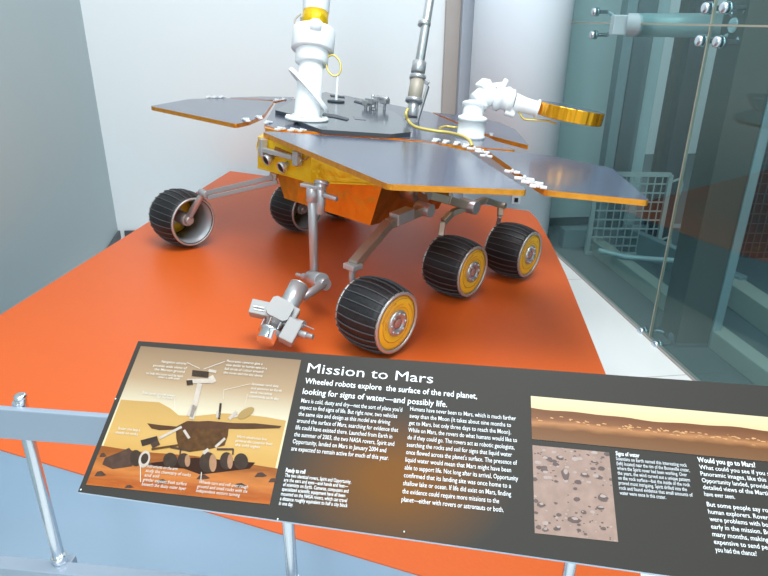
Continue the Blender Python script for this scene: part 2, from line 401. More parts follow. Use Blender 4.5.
# horizontal steel tube and glass fittings
p, q = D(627, 25, 3.35), D(722, 25.5, 3.2)
t = thing('support_tube', 'pale horizontal steel tube behind the level glass joint', 'tube', (p + q) / 2)
o0 = (p + q) / 2
b = B(); cyl(b, p - o0, q - o0, .058, seg=28); obj('tube', b, 'steel_mid', t)
b = B(); m_ = D(675, 25, 3.28) - o0; cyl(b, m_ - (q - p).normalized() * .008, m_ + (q - p).normalized() * .008, .062, seg=28); obj('clamp_ring', b, 'steel_mid', t)
b = B(); box(b, D(620, 25, 3.36) - o0, (.09, .06, .10), None, 0, .006); obj('end_block', b, 'steel_mid', t)
b = B(); box(b, D(736, 26, 3.18) - o0, (.16, .06, .115), None, 0, .006); obj('end_block', b, 'steel_mid', t)
def spider(name_lab, pts, hub, arm=True, inward=.03):
    t = thing('glass_fitting', name_lab, 'fitting', GL(hub[0], hub[1], .1), group='metal fittings on the glass wall'); o0 = t.location
    b = B(); lathe(b, V((0, 0, 0)) - gn * .01, gn, [(0, .03), (.05, .03), (.07, .022), (.12, .022)], 24); obj('hub', b, 'rod_steel', t)
    for (s, z) in pts:
        c = GL(s, z, 0) - o0
        b = B(); lathe(b, c - gn * .022, gn, [(0, .012), (.004, .022), (.016, .025), (.0165, .025)], 24)
        lathe(b, c + gn * .006, gn, [(0, .026), (.012, .026), (.014, .011), (.085, .011)], 24); obj('bolt', b, 'rod_steel', t)
        b = B(); tube(b, spline([c + gn * .085, (c + gn * .095) * .5 + gn * .02, V((0, 0, 0)) + gn * .03], 5), .011); obj('arm', b, 'rod_steel', t)
spider('four armed metal glass fitting where the level and vertical joints cross', [(SX - .055, ZS + .068), (SX - .055, ZS - .065), (SX + .075, ZS + .068), (SX + .075, ZS - .065)], (SX + .01, ZS))
spider('two bolt metal glass fitting beside the round column', [(-.035, ZS + .06), (-.02, ZS - .068)], (.06, ZS))
def onglass(u, v): q = PL(u, v, g0, gn) - g0; return (q.dot(gdir), q.z)
pa, pb = onglass(642, 331.5), onglass(656.5, 345)
spider('metal glass fitting near the floor at the foot of the vertical joint', [pa, pb], ((pa[0] + pb[0]) / 2 + .05, (pa[1] + pb[1]) / 2 + .02))

# wall outlet on the round column
oc = PL(516, 199, cc + V((-.02, -.345, 0)), V((0, 1, 0)))
t = thing('power_outlet', 'small grey power outlet low on the round column', 'outlet', oc)
b = B(); box(b, V((0, 0, 0)), (.062, .02, .075), None, 0, .004); obj('cover_plate', b, 'outlet', t)
b = B(); box(b, V((0, -.012, -.004)), (.026, .006, .03), None, 0, .002); obj('socket', b, 'black', t)

# ------------------------------------------------------------------ display platform
def S0(u, v): return RWd(RP(u, v, 0))
P_back_l = S0(230, 171); P_l = S0(0, 315); P_fl = S0(0, 449.5); P_fr = S0(416, 574)
dl = (P_l - P_back_l); fl = (P_fl - P_fr)
def isect(p, d, q, e):
    den = d.x * e.y - d.y * e.x; tt = ((q.x - p.x) * e.y - (q.y - p.y) * e.x) / den; return p + d * tt
c_l = isect(P_back_l, dl, P_fr, fl)
# the left end is cut short just outside the frame
e1 = P_back_l + dl * 1.12; e2 = P_fr + fl * 1.18
c_r = P_fr - fl * .42
outline = [e1, P_back_l, S0(529, 211), S0(537, 219), S0(551, 243), S0(566, 275), S0(585, 322), S0(605, 372), S0(628, 440), c_r, P_fr, e2]
ctr = V((-.2, 2.4, 0))
t = thing('display_platform', 'large sloping orange topped platform with pale blue sides under the rover', 'platform', ctr)
b = B(); prism(b, [p - ctr for p in outline], RU * -.003, 0, 0, 0); obj('platform_top', b, 'orange_top', t)
b = B()
n = len(outline); top = [p - ctr - RU * .0032 for p in outline]; cen = sum((x for x in top), V((0, 0, 0))) / n
top = [cen + (x - cen) * .998 for x in top]
va = [b.verts.new(p) for p in top]; vb = [b.verts.new(V((p.x, p.y, 0.0))) for p in top]
for i in range(n): j = (i + 1) % n; b.faces.new((va[i], va[j], vb[j], vb[i]))
b.faces.new(va); b.faces.new(vb[::-1]); obj('skirt', b, 'blue_face', t)
b = B(); q = S0(537, 258); lathe(b, q - RU * .0, RU, [(0, .011), (.008, .012), (.018, .009), (.022, .002)], 16)
tag(obj('end_cap', b, 'flexure_yellow'), 'tiny yellow cap lying on the orange platform beside the rearmost wheel', 'cap')

# ------------------------------------------------------------------ ROVER
ZD = 0.605; ZW = 0.128
rover = thing('mars_rover', 'six wheeled rover with grey solar panels and gold foil body on the orange platform', 'rover model', RO, RM)
def R_(name, bm, mats, parent=None): return obj(name, bm, mats, parent or rover)

# body
nx, ny = .385, .157; zn = .459
b = B()
front = [(nx, -ny), (nx, ny), (.17, .334), (-.34, .334), (-.34, -.334), (.17, -.334)]
zt = ZD - .02
prism(b, [V((x, y, zt)) for x, y in front], (0, 0, zn - zt), 0, 0, 0)
body = R_('electronics_box', b, 'gold_foil')
b = B()
tp = [(.17, .330), (-.34, .330), (-.34, -.330), (.17, -.330)]; bt = [(.148, .263), (-.32, .263), (-.32, -.263), (.148, -.263)]
add(b, [V((x, y, zn)) for x, y in tp] + [V((x, y, .279)) for x, y in bt], [(0, 1, 2, 3), (7, 6, 5, 4), (0, 4, 5, 1), (1, 5, 6, 2), (2, 6, 7, 3), (3, 7, 4, 0)])
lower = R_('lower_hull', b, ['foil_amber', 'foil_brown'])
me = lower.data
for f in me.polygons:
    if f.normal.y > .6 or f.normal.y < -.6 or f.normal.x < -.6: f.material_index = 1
# folded foil seams
b = B(); bar(b, (nx + .002, -ny, zn + .004), (nx + .002, ny, zn + .004), .004, .006); bar(b, (nx, ny, zn + .005), (.17, .334, zn + .005), .006, .010)
bar(b, (nx + .001, ny + .001, zn), (nx + .001, ny + .001, zt), .006, .006); R_('foil_seam', b, 'gold_foil')
# hull side boxes and fittings on the near side
b = B(); cyl(b, (.02, .33, .43), (.02, .40, .43), .045, seg=24); R_('pivot_housing', b, 'arm_bronze')
b = B(); cyl(b, (.02, -.33, .43), (.02, -.39, .43), .035, seg=24); R_('pivot_housing', b, 'arm_bronze')
b = B(); box(b, (-.16, .345, .42), (.16, .05, .10), None, 0, .006); R_('side_bracket', b, 'foil_brown')

# hazard cameras on the nose
t = R_('camera_bracket', (lambda b: (box(b, (nx + .02, -.02, .545), (.02, .20, .018), None, 0, .003), box(b, (nx + .018, -.10, .552), (.03, .02, .07), None, 0, .003), box(b, (nx + .018, .10, .545), (.03, .028, .055), None, 0, .003), b)[-1])(B()), 'arm_silver')
for (u, v) in ((266.6, 160), (281.4, 167.5)):
    y = -.105 if u < 270 else .0
    c = V((nx + .02, y, .5))
    # aim by the sight line through the photographed lens onto the nose face
    r = loc_(D(u, v, 1.0)) - loc_(EYE); e = loc_(EYE); tt = (nx + .03 - e.x) / r.x; c = e + r * tt
    b = B(); lathe(b, c, V((.9, -.1, -.35)), [(-.035, .010), (-.02, .010), (-.015, .018), (.0, .022), (.006, .022), (.0061, .018), (.003, .018)], 28); hz = R_('hazard_camera', b, 'arm_silver')
    b = B(); lathe(b, c, V((.9, -.1, -.35)), [(.0032, .0178), (.007, .012), (.009, .002)], 28); obj('lens', b, 'black', hz)
def nose(u, v, off=.0):
    r = loc_(D(u, v, 1.0)) - loc_(EYE); e = loc_(EYE); tt = (nx + off - e.x) / r.x; return e + r * tt
b = B(); q = [nose(276, 146.5), nose(296, 155), nose(295, 160), nose(275, 152)]
prism(b, [x + V((.006, 0, 0)) for x in q], (-.008, 0, 0)); R_('nose_window', b, 'brown_glass')
b = B(); tube(b, [nose(261 + 4 * cos(a), 146 + 7 * sin(a), .012) for a in [pi * .4 + i * pi / 8 for i in range(11)]], .0025, 8); R_('wire_loop', b, 'cable_gold')
b = B(); tube(b, spline([nose(298, 152, .01), nose(301, 160, .03), nose(297, 166, .03), nose(293, 162, .03), nose(297, 158, .02), nose(304, 160, .005), nose(309, 156, .003)], 5), .003, 8); R_('nose_cable', b, 'arm_bronze')

# solar panels (cells on top, orange foil edges)
def poly(pts, z, r=.02): return roundpoly([RP(u, v, z) for u, v in pts], r, 3)
def panel(name, pts, z=ZD, th=.018, r=.02, mats=('solar_cell', 'kapton_orange', 'kapton_orange'), label=None):
    b = B(); prism(b, poly(pts, z, r), (0, 0, -th), 0, 1, 2); o = R_(name, b, list(mats))
    if label: o['label'] = label
    return o
panel('solar_panel', [(150, 106), (190, 99), (222, 98), (274, 101), (264, 115), (250, 121), (236, 124)], label='far side wing panel')
panel('solar_panel', [(262, 131.5), (276, 131.5), (400, 140.5), (430, 142.5), (469, 151.5), (528, 190), (388, 184)], label='broad front panel nearest the sign')
panel('solar_panel', [(485, 149), (552, 156), (612, 168), (650, 200.5), (545, 190), (535, 184)], label='near side wing panel with clipped corner')
panel('solar_panel', [(432, 112), (470, 116.5), (500, 122.5), (516, 130), (529, 145.5), (492, 136)], label='rear wing panel')
panel('solar_panel', [(230, 97.5), (262, 96.5), (294, 97), (292, 100.2), (262, 99.6), (231, 98.2)], r=.005, label='narrow rear panel on the far side')
panel('deck_panel', [(264, 124.5), (276, 103), (300, 97.3), (345, 95.5), (430, 112), (487, 137), (516, 150), (470, 146.5), (400, 138.5), (276, 128.5)])
b = B(); prism(b, poly([(275, 110), (293, 114.5), (301, 122), (321, 129.5), (391, 134), (411, 132), (405, 120), (395, 112), (354, 99), (326, 92), (298, 98)], ZD + .018, .008), (0, 0, -.0175), 0, 1, 1)
R_('raised_array', b, ['solar_raised', 'dark_edge'])
# small dark gaps and patches on the raised array
for pts in ([(323, 113), (336, 114.5), (349, 118.5), (347, 120), (334, 117), (322, 115.5)], [(330, 94.5), (344, 96), (345, 97.5), (331, 96)], [(355, 100), (369, 104), (368, 105.3), (354, 101.5)]):
    b = B(); prism(b, poly(pts, ZD + .0215, .002), (0, 0, -.003)); R_('cell_strip', b, 'dark_edge')
b = B(); prism(b, poly([(353, 116), (363, 117), (366, 120), (355, 119)], ZD + .0195, .002), (0, 0, -.001)); R_('badge_plate', b, 'solar_cell')

# hinges
def hinge(u, v, ang, s=1.0, z=ZD):
    s *= .7
    c = RP(u, v, z); d = V((cos(ang), sin(ang), 0)); M = Matrix((d, Z.cross(d), Z)).transposed()
    b = B(); box(b, c + M @ V((-.022 * s, 0, .004)), (.03 * s, .024 * s, .008), M, 0, .002); box(b, c + M @ V((.022 * s, 0, .004)), (.03 * s, .024 * s, .008), M, 0, .002)
    for k in (-1, 0, 1): lathe(b, c + M @ V((0, k * .011 * s - .004 * s, .008)), M @ V((0, 1, 0)), [(0, .007 * s), (.008 * s, .007 * s)], 12)
    R_('hinge', b, 'hinge_white')
for (u, v, a_, s) in ((246, 121, 1.2, 1.3), (259, 118.5, 1.2, 1.2), (268, 123.5, .3, 1.0), (280, 130, .2, 1.1), (293, 131, .2, 1.1), (302, 131.5, .2, .9), (436, 141.5, .3, 1.2), (446, 143, .3, 1.1), (457, 144.5, .3, 1.1), (466, 147, .3, 1.1),
                      (474, 150, 2.0, 1.1), (482, 153, 2.0, 1.1), (486, 157, 2.0, .9), (512, 173, 2.0, 1.0), (524, 180, 2.0, 1.2), (532, 184, 2.0, 1.3), (538, 188, 2.0, 1.0), (209, 98, .3, 1.1), (216, 98, .3, 1.1), (222, 98, .3, 1.0), (277, 101, .4, 1.2), (284, 100, .4, 1.0), (491, 135.5, .6, .9), (355, 103, .3, .9), (372, 102, .3, .9)):
    hinge(u, v, a_, s)
# foil piece between front panel and deck
for pts in ([(265, 126), (279, 129), (279, 131), (265, 128)],):
    b = B(); prism(b, poly(pts, ZD - .003, .001), (0, 0, -.015)); R_('foil_strip', b, 'kapton_orange')

# wheels ------------------------------------------------------------------------
def wheel(c, outward, yaw=0.0, s=1.0, struts=True):
    # c centre in rover coordinates; outward +1 = rover left (towards the camera)
    ax = V((sin(yaw), outward * cos(yaw), 0)); c = V(c); W = .19 * s; R0 = .128 * s; Re = .112 * s
    b = B(); prof = []
    for i in range(9):
        x = -1 + 2 * i / 8; prof.append((x * W / 2, Re + (R0 - Re) * (1 - abs(x) ** 2.2)))
    inner = [(h, r - .008) for h, r in prof][::-1]
    lathe(b, c, ax, prof + inner, 60, 0, close=True)
    w = R_('wheel', b, ['tyre_black'])
    # cleats: thin ribs following the barrel
    M = frame(ax)
    b = B(); N = 26
    for k in range(N):
        a = 2 * pi * k / N; da = .0013 / R0
        outer = []; 
        ring = []
        for (h, r) in prof:
            rr = r + .0045 * s
            ring.append([M @ V((q * cos(a + e), q * sin(a + e), h)) + c for q, e in ((r - .001, -da), (rr, -da), (rr, da), (r - .001, da))])
        vv = [[b.verts.new(p) for p in rg] for rg in ring]
        for i in range(len(vv) - 1):
            for j in range(4): b.faces.new((vv[i][j], vv[i][(j + 1) % 4], vv[i + 1][(j + 1) % 4], vv[i + 1][j]))
        b.faces.new(vv[0]); b.faces.new(vv[-1][::-1])
    obj('tread_cleats', b, 'cleat', w)
    e = W / 2
    b = B(); lathe(b, c, ax, [(e - .004, Re - .010), (e - .004, Re + .002), (e + .003, Re + .001), (e + .003, Re - .010)], 60, close=True); obj('outer_rim', b, 'rim_silver', w)
    b = B(); lathe(b, c, ax, [(-e + .004, Re - .007), (-e + .004, Re + .002), (-e - .003, Re + .001), (-e - .003, Re - .007)], 60, close=True); obj('inner_rim', b, 'rim_silver', w)
    b = B(); lathe(b, c, ax, [(-e + .003, Re - .0095), (e - .02, Re - .0095), (e - .02, Re - .011), (-e + .003, Re - .011)], 60, close=True); obj('liner', b, 'wheel_inside', w)
    b = B(); lathe(b, c, ax, [(e - .014, .03), (e - .014, Re - .010), (e - .004, Re - .010), (e + .000, Re - .02), (e + .001, .05 * s), (e - .004, .045 * s), (e - .004, .03)], 60, close=True)
    fx = obj('flexure_disc', b, 'flexure_yellow', w)
    b = B()
    for (r1, a0, a1) in ((.082, .2, 2.6), (.074, 2.2, 4.6), (.066, 4.0, 6.2), (.088, 3.4, 5.6), (.070, 6.0, 8.0), (.092, 5.8, 7.6)):
        pts = [c + M @ V(((r1 - .008 * (i / 12)) * s * cos(a0 + (a1 - a0) * i / 12), (r1 - .008 * (i / 12)) * s * sin(a0 + (a1 - a0) * i / 12), e + .0005)) for i in range(13)]
        tube(b, pts, .0013, 6)
    obj('spiral_groove', b, 'flexure_line', w)
    b = B(); lathe(b, c, ax, [(e - .02, .048 * s), (e + .004, .048 * s), (e + .007, .045 * s), (e + .007, .024 * s), (e + .002, .022 * s), (e + .002, .0)], 40)
    for k in range(8):
        a = 2 * pi * k / 8; lathe(b, c + M @ V((.037 * s * cos(a), .037 * s * sin(a), e + .006)), ax, [(0, .0055), (.004, .0055), (.005, .003)], 10)
    hb = obj('hub', b, 'hub_silver', w)
    b = B(); lathe(b, c, ax, [(e + .001, .021 * s), (e + .006, .018 * s), (e + .008, .006)], 24); obj('hub_core', b, 'hub_core', hb)
    b = B(); cyl(b, c + ax * (-e * .55), c + ax * (e - .02), .030 * s, seg=24); lathe(b, c, ax, [(-e * .75, .018), (-e * .55, .022)], 20); obj('drive_motor', b, 'rim_silver', w)
    if struts:
        b = B()
        for k in range(3):
            a = 2 * pi * k / 3 + .4
            bar(b, c + M @ V((.028 * cos(a), .028 * sin(a), e - .03)), c + M @ V((.095 * cos(a), .095 * sin(a), e - .022)), .012, .006)
        obj('spoke', b, 'brushed_alu', w)
    return w
NF, NM, NR, FF, FM = V((.523, .645, ZW)), V((-.102, .529, ZW)), V((-.508, .572, ZW)), V((.414, -.684, ZW)), V((-.18, -.545, ZW))
FR = V((-.56, -.60, ZW))
for w_ in (NF, NM, NR, FF, FM, FR): w_.z = .128 * .945 + .005
FF.z = .133
wheel(NF, 1, 0, .94); wheel(NM, 1, 0, .945); wheel(NR, 1, 0, .93); wheel(FF, -1, 0.0, 1.0); wheel(FM, -1, 0, .93); wheel(FR, -1, 0, .93)

# suspension, near side ------------------------------------------------------------
def arm(name, pts, w, h, m, up=(0, 0, 1), joints=(), jr=.02, jax=(0, 1, 0), jm=None, jl=.05):
    b = B()
    for i in range(len(pts) - 1): bar(b, pts[i], pts[i + 1], w, h, up)
    a = R_(name, b, m)
    for p in joints:
        b = B(); d = V(jax).normalized(); cyl(b, V(p) - d * jl / 2, V(p) + d * jl / 2, jr, seg=20); obj('joint', b, jm or m, a)
    return a
pL = RD(353, 265, 2.12); pS = RD(388, 224, 2.28); pS2 = RD(424, 209, 2.42); pP = V((.0, .42, .425)); 
a_ = arm('rocker_arm', [pL, pS, pS2, V((.02, .41, .43))], .034, .034, 'arm_bronze', joints=(pS2, V((.02, .41, .43))), jr=.026, jl=.07, jm='arm_silver')
b = B(); box(b, (RD(402, 216, 2.33)), (.095, .045, .045), frame((pS2 - pS).cross(V((0, 0, 1))), pS2 - pS), 0, .004); obj('clamp_box', b, 'arm_silver', a_)
b = B(); box(b, pL + V((0, 0, -.004)), (.05, .05, .02), None, 0, .004); obj('end_plate', b, 'arm_silver', a_)
hub_in = NF + V((0, -.095, 0))
b = B(); tube(b, spline([pL + V((0, 0, -.01)), pL + V((.0, .0, -.05)), V((hub_in.x, hub_in.y, hub_in.z + .03)), hub_in + V((0, .04, 0))], 6), .011, 12); R_('steering_strut', b, 'arm_silver')
bP = RD(469, 206, 2.68)
arm('rocker_arm', [V((.02, .41, .43)), RD(448, 200, 2.58), bP], .028, .034, 'arm_bronze', joints=(bP,), jr=.03, jl=.08, jm='arm_silver')
mS = RD(443, 222, 2.63); mB = RD(441, 236, 2.63)
arm('bogie_arm', [mB, mS, RD(452, 213, 2.65), bP, RD(485, 200, 2.76), RD(500.5, 205, 2.86), RD(500, 216, 2.86)], .024, .026, 'arm_bronze', joints=(RD(500.5, 205, 2.86),), jr=.014, jl=.05)
for w_, p in ((NM, mB), (NR, RD(500, 216, 2.86))):
    hi = w_ + V((0, -.095, 0)); b = B(); tube(b, spline([p, V((hi.x, hi.y, p.z - .04)), V((hi.x, hi.y, hi.z + .03)), hi + V((0, .04, 0))], 6), .010, 12); R_('steering_strut', b, 'arm_silver')
# far side
fE = RD(204, 193.5, 2.86); fI = RD(273, 177, 2.66)
d_ = (fI - fE).normalized()
a_ = arm('rocker_arm', [fE, fI], .016, .020, 'arm_silver', joints=(fE,), jr=.018, jl=.05)
b = B(); bar(b, fE + V((0, .035, -.012)), fI + V((0, .03, -.016)), .014, .018); obj('brace_bar', b, 'arm_silver', a_)
fb = RD(190, 224, 2.93)
hiF = FF + V((0, .095, 0))
b = B(); cyl(b, fE + V((0, 0, .01)), V((FF.x, FF.y + .045, FF.z + .0)), .014, .017, 16); R_('steering_strut', b, 'arm_silver')
arm('rocker_arm', [fI, V((.12, -.345, .40)), V((.02, -.375, .43))], .03, .034, 'arm_bronze')
arm('bogie_arm', [V((.02, -.385, .42)), V((-.30, -.43, .37)), V((-.22, -.50, .30))], .026, .03, 'arm_bronze')
arm('bogie_arm', [V((-.30, -.43, .37)), V((-.52, -.48, .33)), V((-.56, -.50, .27))], .026, .03, 'arm_bronze')
for w_, p in ((FM, V((-.22, -.50, .30))), (FR, V((-.56, -.50, .28)))):
    hi = w_ + V((0, .095, 0)); b = B(); tube(b, spline([p, V((hi.x, hi.y, hi.z + .05)), hi - V((0, .04, 0))], 6), .010, 12); R_('steering_strut', b, 'arm_silver')

# instrument arm ------------------------------------------------------------------
tS = RD(312, 196, 2.27); tE = RD(314.5, 277, 2.39); sh = RD(320, 190, 2.27)
ia = R_('instrument_arm', (lambda b: (cyl(b, tS, tE, .0165, .0165, 24), b)[-1])(B()), 'arm_silver')
b = B(); cyl(b, RD(321, 182, 2.27), RD(320, 214, 2.30), .022, .016, 20); cyl(b, RD(322, 181, 2.27), RD(321.5, 185, 2.27), .027, seg=20)
bar(b, RD(302, 184, 2.29), RD(324, 188, 2.27), .04, .012); cyl(b, RD(324, 195, 2.26), RD(337, 199, 2.24), .010, seg=14); cyl(b, tS + V((0, 0, .03)), tS - V((0, 0, .02)), .021, seg=20); obj('shoulder_joint', b, 'arm_silver', ia)
eC = RD(318, 280, 2.36)
b = B(); axE = (RD(325, 283, 2.30) - RD(300, 276, 2.42)).normalized()
cyl(b, RD(311, 278, 2.40), RD(322, 281, 2.30), .030, seg=24); cyl(b, RD(303, 276.5, 2.43), RD(311, 278, 2.40), .014, seg=16); cyl(b, RD(296.5, 274.5, 2.45), RD(303, 276.5, 2.43), .008, seg=14); obj('elbow_joint', b, 'arm_silver', ia)
fA, fB = RD(324, 284, 2.30), RD(301, 299, 2.22)
b = B(); cyl(b, fA, fB, .016, seg=20); lathe(b, fA - axE * .015, axE, [(0, .022), (.03, .022)], 20); obj('forearm', b, 'arm_silver', ia)
# turret: modules grouped round the wrist
def tq(u, v, d=2.10): return RD(u, v, d)
Mc = Matrix((RM.transposed() @ (RW @ V((1, 0, 0))).normalized(), RM.transposed() @ (RW @ V((0, 1, 0))).normalized(), RM.transposed() @ (RW @ V((0, 0, 1))).normalized())).transposed()
Mt = Mc @ Matrix.Rotation(radians(-27), 3, 'Z') @ Matrix.Rotation(radians(-24), 3, 'X')
Ml = Mc @ Matrix.Rotation(radians(-12), 3, 'Z') @ Matrix.Rotation(radians(-24), 3, 'X')
wa, wb = tq(298.5, 287, 2.19), tq(287, 309, 2.13)
b = B(); cyl(b, wa, wb, .034, seg=28); tur = obj('turret_motor', b, 'arm_silver', ia)
b = B(); lathe(b, wa, wa - wb, [(0, .035), (.004, .035), (.006, .03)], 28); obj('motor_cap', b, 'brushed_alu', tur)
def octo(bm, c, w, h, d, M, cut=.3):
    pts = [(-w, -h * (1 - cut)), (-w * (1 - cut), -h), (w * (1 - cut), -h), (w, -h * (1 - cut)), (w, h * (1 - cut)), (w * (1 - cut), h), (-w * (1 - cut), h), (-w, h * (1 - cut))]
    prism(bm, [V(c) + M @ V((x / 2, y / 2, d / 2)) for x, y in pts], M @ V((0, 0, -d)))
b = B(); octo(b, tq(280, 310, 2.085), .078, .070, .035, Mt); obj('turret_plate', b, 'module_grey', ia)
b = B(); box(b, tq(288, 317, 2.115), (.055, .075, .05), Mt, 0, .005); obj('turret_block', b, 'module_grey', ia)
b = B(); box(b, tq(261.5, 309.8, 2.10), (.072, .050, .045), Ml, 0, .003); lft = obj('instrument_box', b, 'module_grey', ia)
b = B()
for k in range(3): box(b, tq(259, 307 + 3 * k, 2.074), (.035, .003, .004), Ml, 0, 0)
obj('cover_slot', b, 'brushed_alu', lft)
ga, gb = tq(275.5, 320, 2.09), tq(265, 342, 2.035); gl = (gb - ga).length
b = B(); lathe(b, ga, gb - ga, [(0, .026), (gl * .12, .033), (gl * .5, .033), (gl * .52, .038), (gl * .60, .038), (gl * .62, .032), (gl * .97, .032), (gl, .026)], 28)
for k in range(6):
    a = k * pi / 3; Mg = frame(gb - ga); bar(b, ga + Mg @ V((.034 * cos(a), .034 * sin(a), gl * .15)), ga + Mg @ V((.034 * cos(a), .034 * sin(a), gl * .48)), .006, .006)
obj('grinding_tool', b, 'chrome', ia)
b = B(); box(b, tq(290.5, 332, 2.06), (.050, .080, .05), Mt, 0, .004); mb = obj('instrument_box', b, 'module_grey', ia)
b = B(); cyl(b, tq(295, 322, 2.08), tq(304, 324.5, 2.06), .013, seg=18); cyl(b, tq(304, 325, 2.06), tq(314, 329.5, 2.04), .002, seg=8); obj('contact_sensor', b, 'arm_silver', ia)
b = B(); cyl(b, tq(298, 333, 2.06), tq(307, 335.5, 2.045), .012, seg=18); cyl(b, tq(307, 335.5, 2.045), tq(313, 337, 2.035), .009, seg=18); obj('sensor_head', b, 'arm_silver', ia)

# camera mast -----------------------------------------------------------------------
dm = 2.83
def md(u, v, k=0.0): return RD(u, v, dm - k)
def mvert(v):  # mast axis pixel x at row v
    return 306.8 + (120 - v) * .083
def P_m(v): 
    return RD(mvert(v), v, dm)
m0, m1 = P_m(121), P_m(0); axm = (m1 - m0).normalized(); pxm = FPX / dm
sc = (m1 - m0).length / 121
mast = R_('camera_mast', (lambda b: (lathe(b, m0, axm, [(0, .062), (.01, .060), (.05, .059), (58 * sc, .055)], 40), b)[-1])(B()), 'white_paint')
b = B(); lathe(b, V((m0.x, m0.y, ZD + .019)), V((0, 0, 1)), [(0, .098), (.010, .096), (.012, .07)], 40)
for k in range(8):
    a = k * pi / 4; lathe(b, V((m0.x + .084 * cos(a), m0.y + .084 * sin(a), ZD + .028)), V((0, 0, 1)), [(0, .008), (.008, .008)], 8)
obj('base_flange', b, 'white_paint', mast)
# slanted joint ring
pa = RD(290.5, 68, dm - .02); pb = RD(327, 112, dm - .02); cm = (pa + pb) / 2; dd = (pb - pa).normalized(); nrm = dd.cross(loc_(EYE) - cm).normalized()
view = (loc_(EYE) - cm).normalized(); nrm = (dd.cross(view)).normalized(); nrm = (nrm + view * .12).normalized()
if nrm.z < 0: nrm = -nrm
rr = (pb - pa).length / 2
b = B(); M = frame(nrm, dd); sy = .070 / rr
rg = []
for (h, r) in ((-.008, rr * .97), (-.008, rr), (.008, rr), (.008, rr * .97)):
    rg.append([b.verts.new(cm + M @ V((r * cos(2 * pi * k / 48), r * sy * sin(2 * pi * k / 48), h))) for k in range(48)])
for i in range(3):
    for k in range(48): b.faces.new((rg[i][k], rg[i][(k + 1) % 48], rg[i + 1][(k + 1) % 48], rg[i + 1][k]))
b.faces.new(rg[0][::-1]); b.faces.new(rg[-1]); obj('slanted_ring', b, 'white_paint', mast)
b = B(); lathe(b, m0, axm, [(57 * sc, .070), (58 * sc, .074), (69 * sc, .074), (70 * sc, .071)], 40); obj('collar', b, 'white_paint', mast)
b = B(); lathe(b, m0 + V((0, 0, 0)), axm, [(70 * sc, .093), (71 * sc, .096), (90 * sc, .096), (91.5 * sc, .093)], 48); obj('elevation_drum', b, 'white_paint', mast)
b = B(); lathe(b, m0, axm, [(91 * sc, .058), (110 * sc, .058)], 24); obj('foil_wrap', b, 'gold_foil', mast)
b = B(); c = RD(315.5, 27, dm - .075); lathe(b, c, axm, [(-.02, .030), (.012, .032), (.022, .029), (.03, .020), (.034, .004)], 28); obj('front_boss', b, 'white_paint', mast)
b = B(); lathe(b, m0, axm, [(108 * sc, .056), (109 * sc, .060), (190 * sc, .060)], 36)
obj('upper_sleeve', b, 'white_paint', mast)
b = B(); lathe(b, m0 + axm * 190 * sc, RL_ := V((.2, 1, 0)), [(-.28, .035), (-.27, .04), (.27, .04), (.28, .035)], 28)
hd = obj('camera_bar', b, 'white_paint', mast)
for s_ in (-.24, -.12, .12, .24):
    b = B(); c = m0 + axm * (190 * sc + .03) + V((.2, 1, 0)).normalized() * s_ + V((.05, 0, 0)); box(b, c, (.09, .06, .07), None, 0, .006); lathe(b, c, V((1, -.2, 0)), [(.04, .022), (.06, .022)], 20); obj('camera_head', b, 'white_paint', hd)
b = B(); box(b, RD(303.5, 24, dm), (.02, .03, .06), None, 0, .004); obj('side_bracket', b, 'tan_sleeve', mast)
b = B(); tube(b, spline([RD(301, 14, dm), RD(297, 17, dm), RD(294.5, 22, dm), RD(297, 26, dm), RD(294, 32, dm), RD(293.5, 36, dm)], 5), .004, 8); obj('cable', b, 'tan_sleeve', mast)
b = B(); cl = [RD(333.5 + 7.2 * cos(a) * 1.0 + 1.5 * sin(a), 65.5 + 10.5 * sin(a), dm - .01) for a in [2 * pi * i / 28 for i in range(28)]]
tube(b, cl, .0045, 8, closed=True); tube(b, spline([RD(327, 54.5, dm), RD(330, 55, dm), RD(334, 55, dm - .01)], 4), .0045, 8); obj('cable_loop', b, 'cable_gold', mast)
# thin calibration rod behind the mast
r0 = RP(336, 102, ZD + .018)
b = B(); tube(b, [r0, RD(337.8, 74, 3.84)], .008, 8); rod_ = R_('whip_rod', b, 'white_paint')
b = B(); lathe(b, r0, V((0, 0, 1)), [(0, .05), (.008, .05), (.01, .02)], 20); obj('rod_base', b, 'dark_edge', rod_)
# small clamp cluster on the deck
b = B(); q0 = RP(371, 109, ZD + .018)
for (du, dv, w) in ((371, 101, .05), (377, 99, .04), (385, 101, .04), (366, 103, .03)):
    p = RD(du, dv, 3.42); box(b, p, (w, w, .03), None, 0, .004); cyl(b, V((p.x, p.y, ZD + .018)), p, .008, seg=10)
cyl(b, RD(373, 95, 3.42), RD(373, 108, 3.42), .010, seg=12); cyl(b, RD(377, 97, 3.42), RD(388, 99, 3.40), .012, seg=12); R_('deck_clamp', b, 'arm_silver')

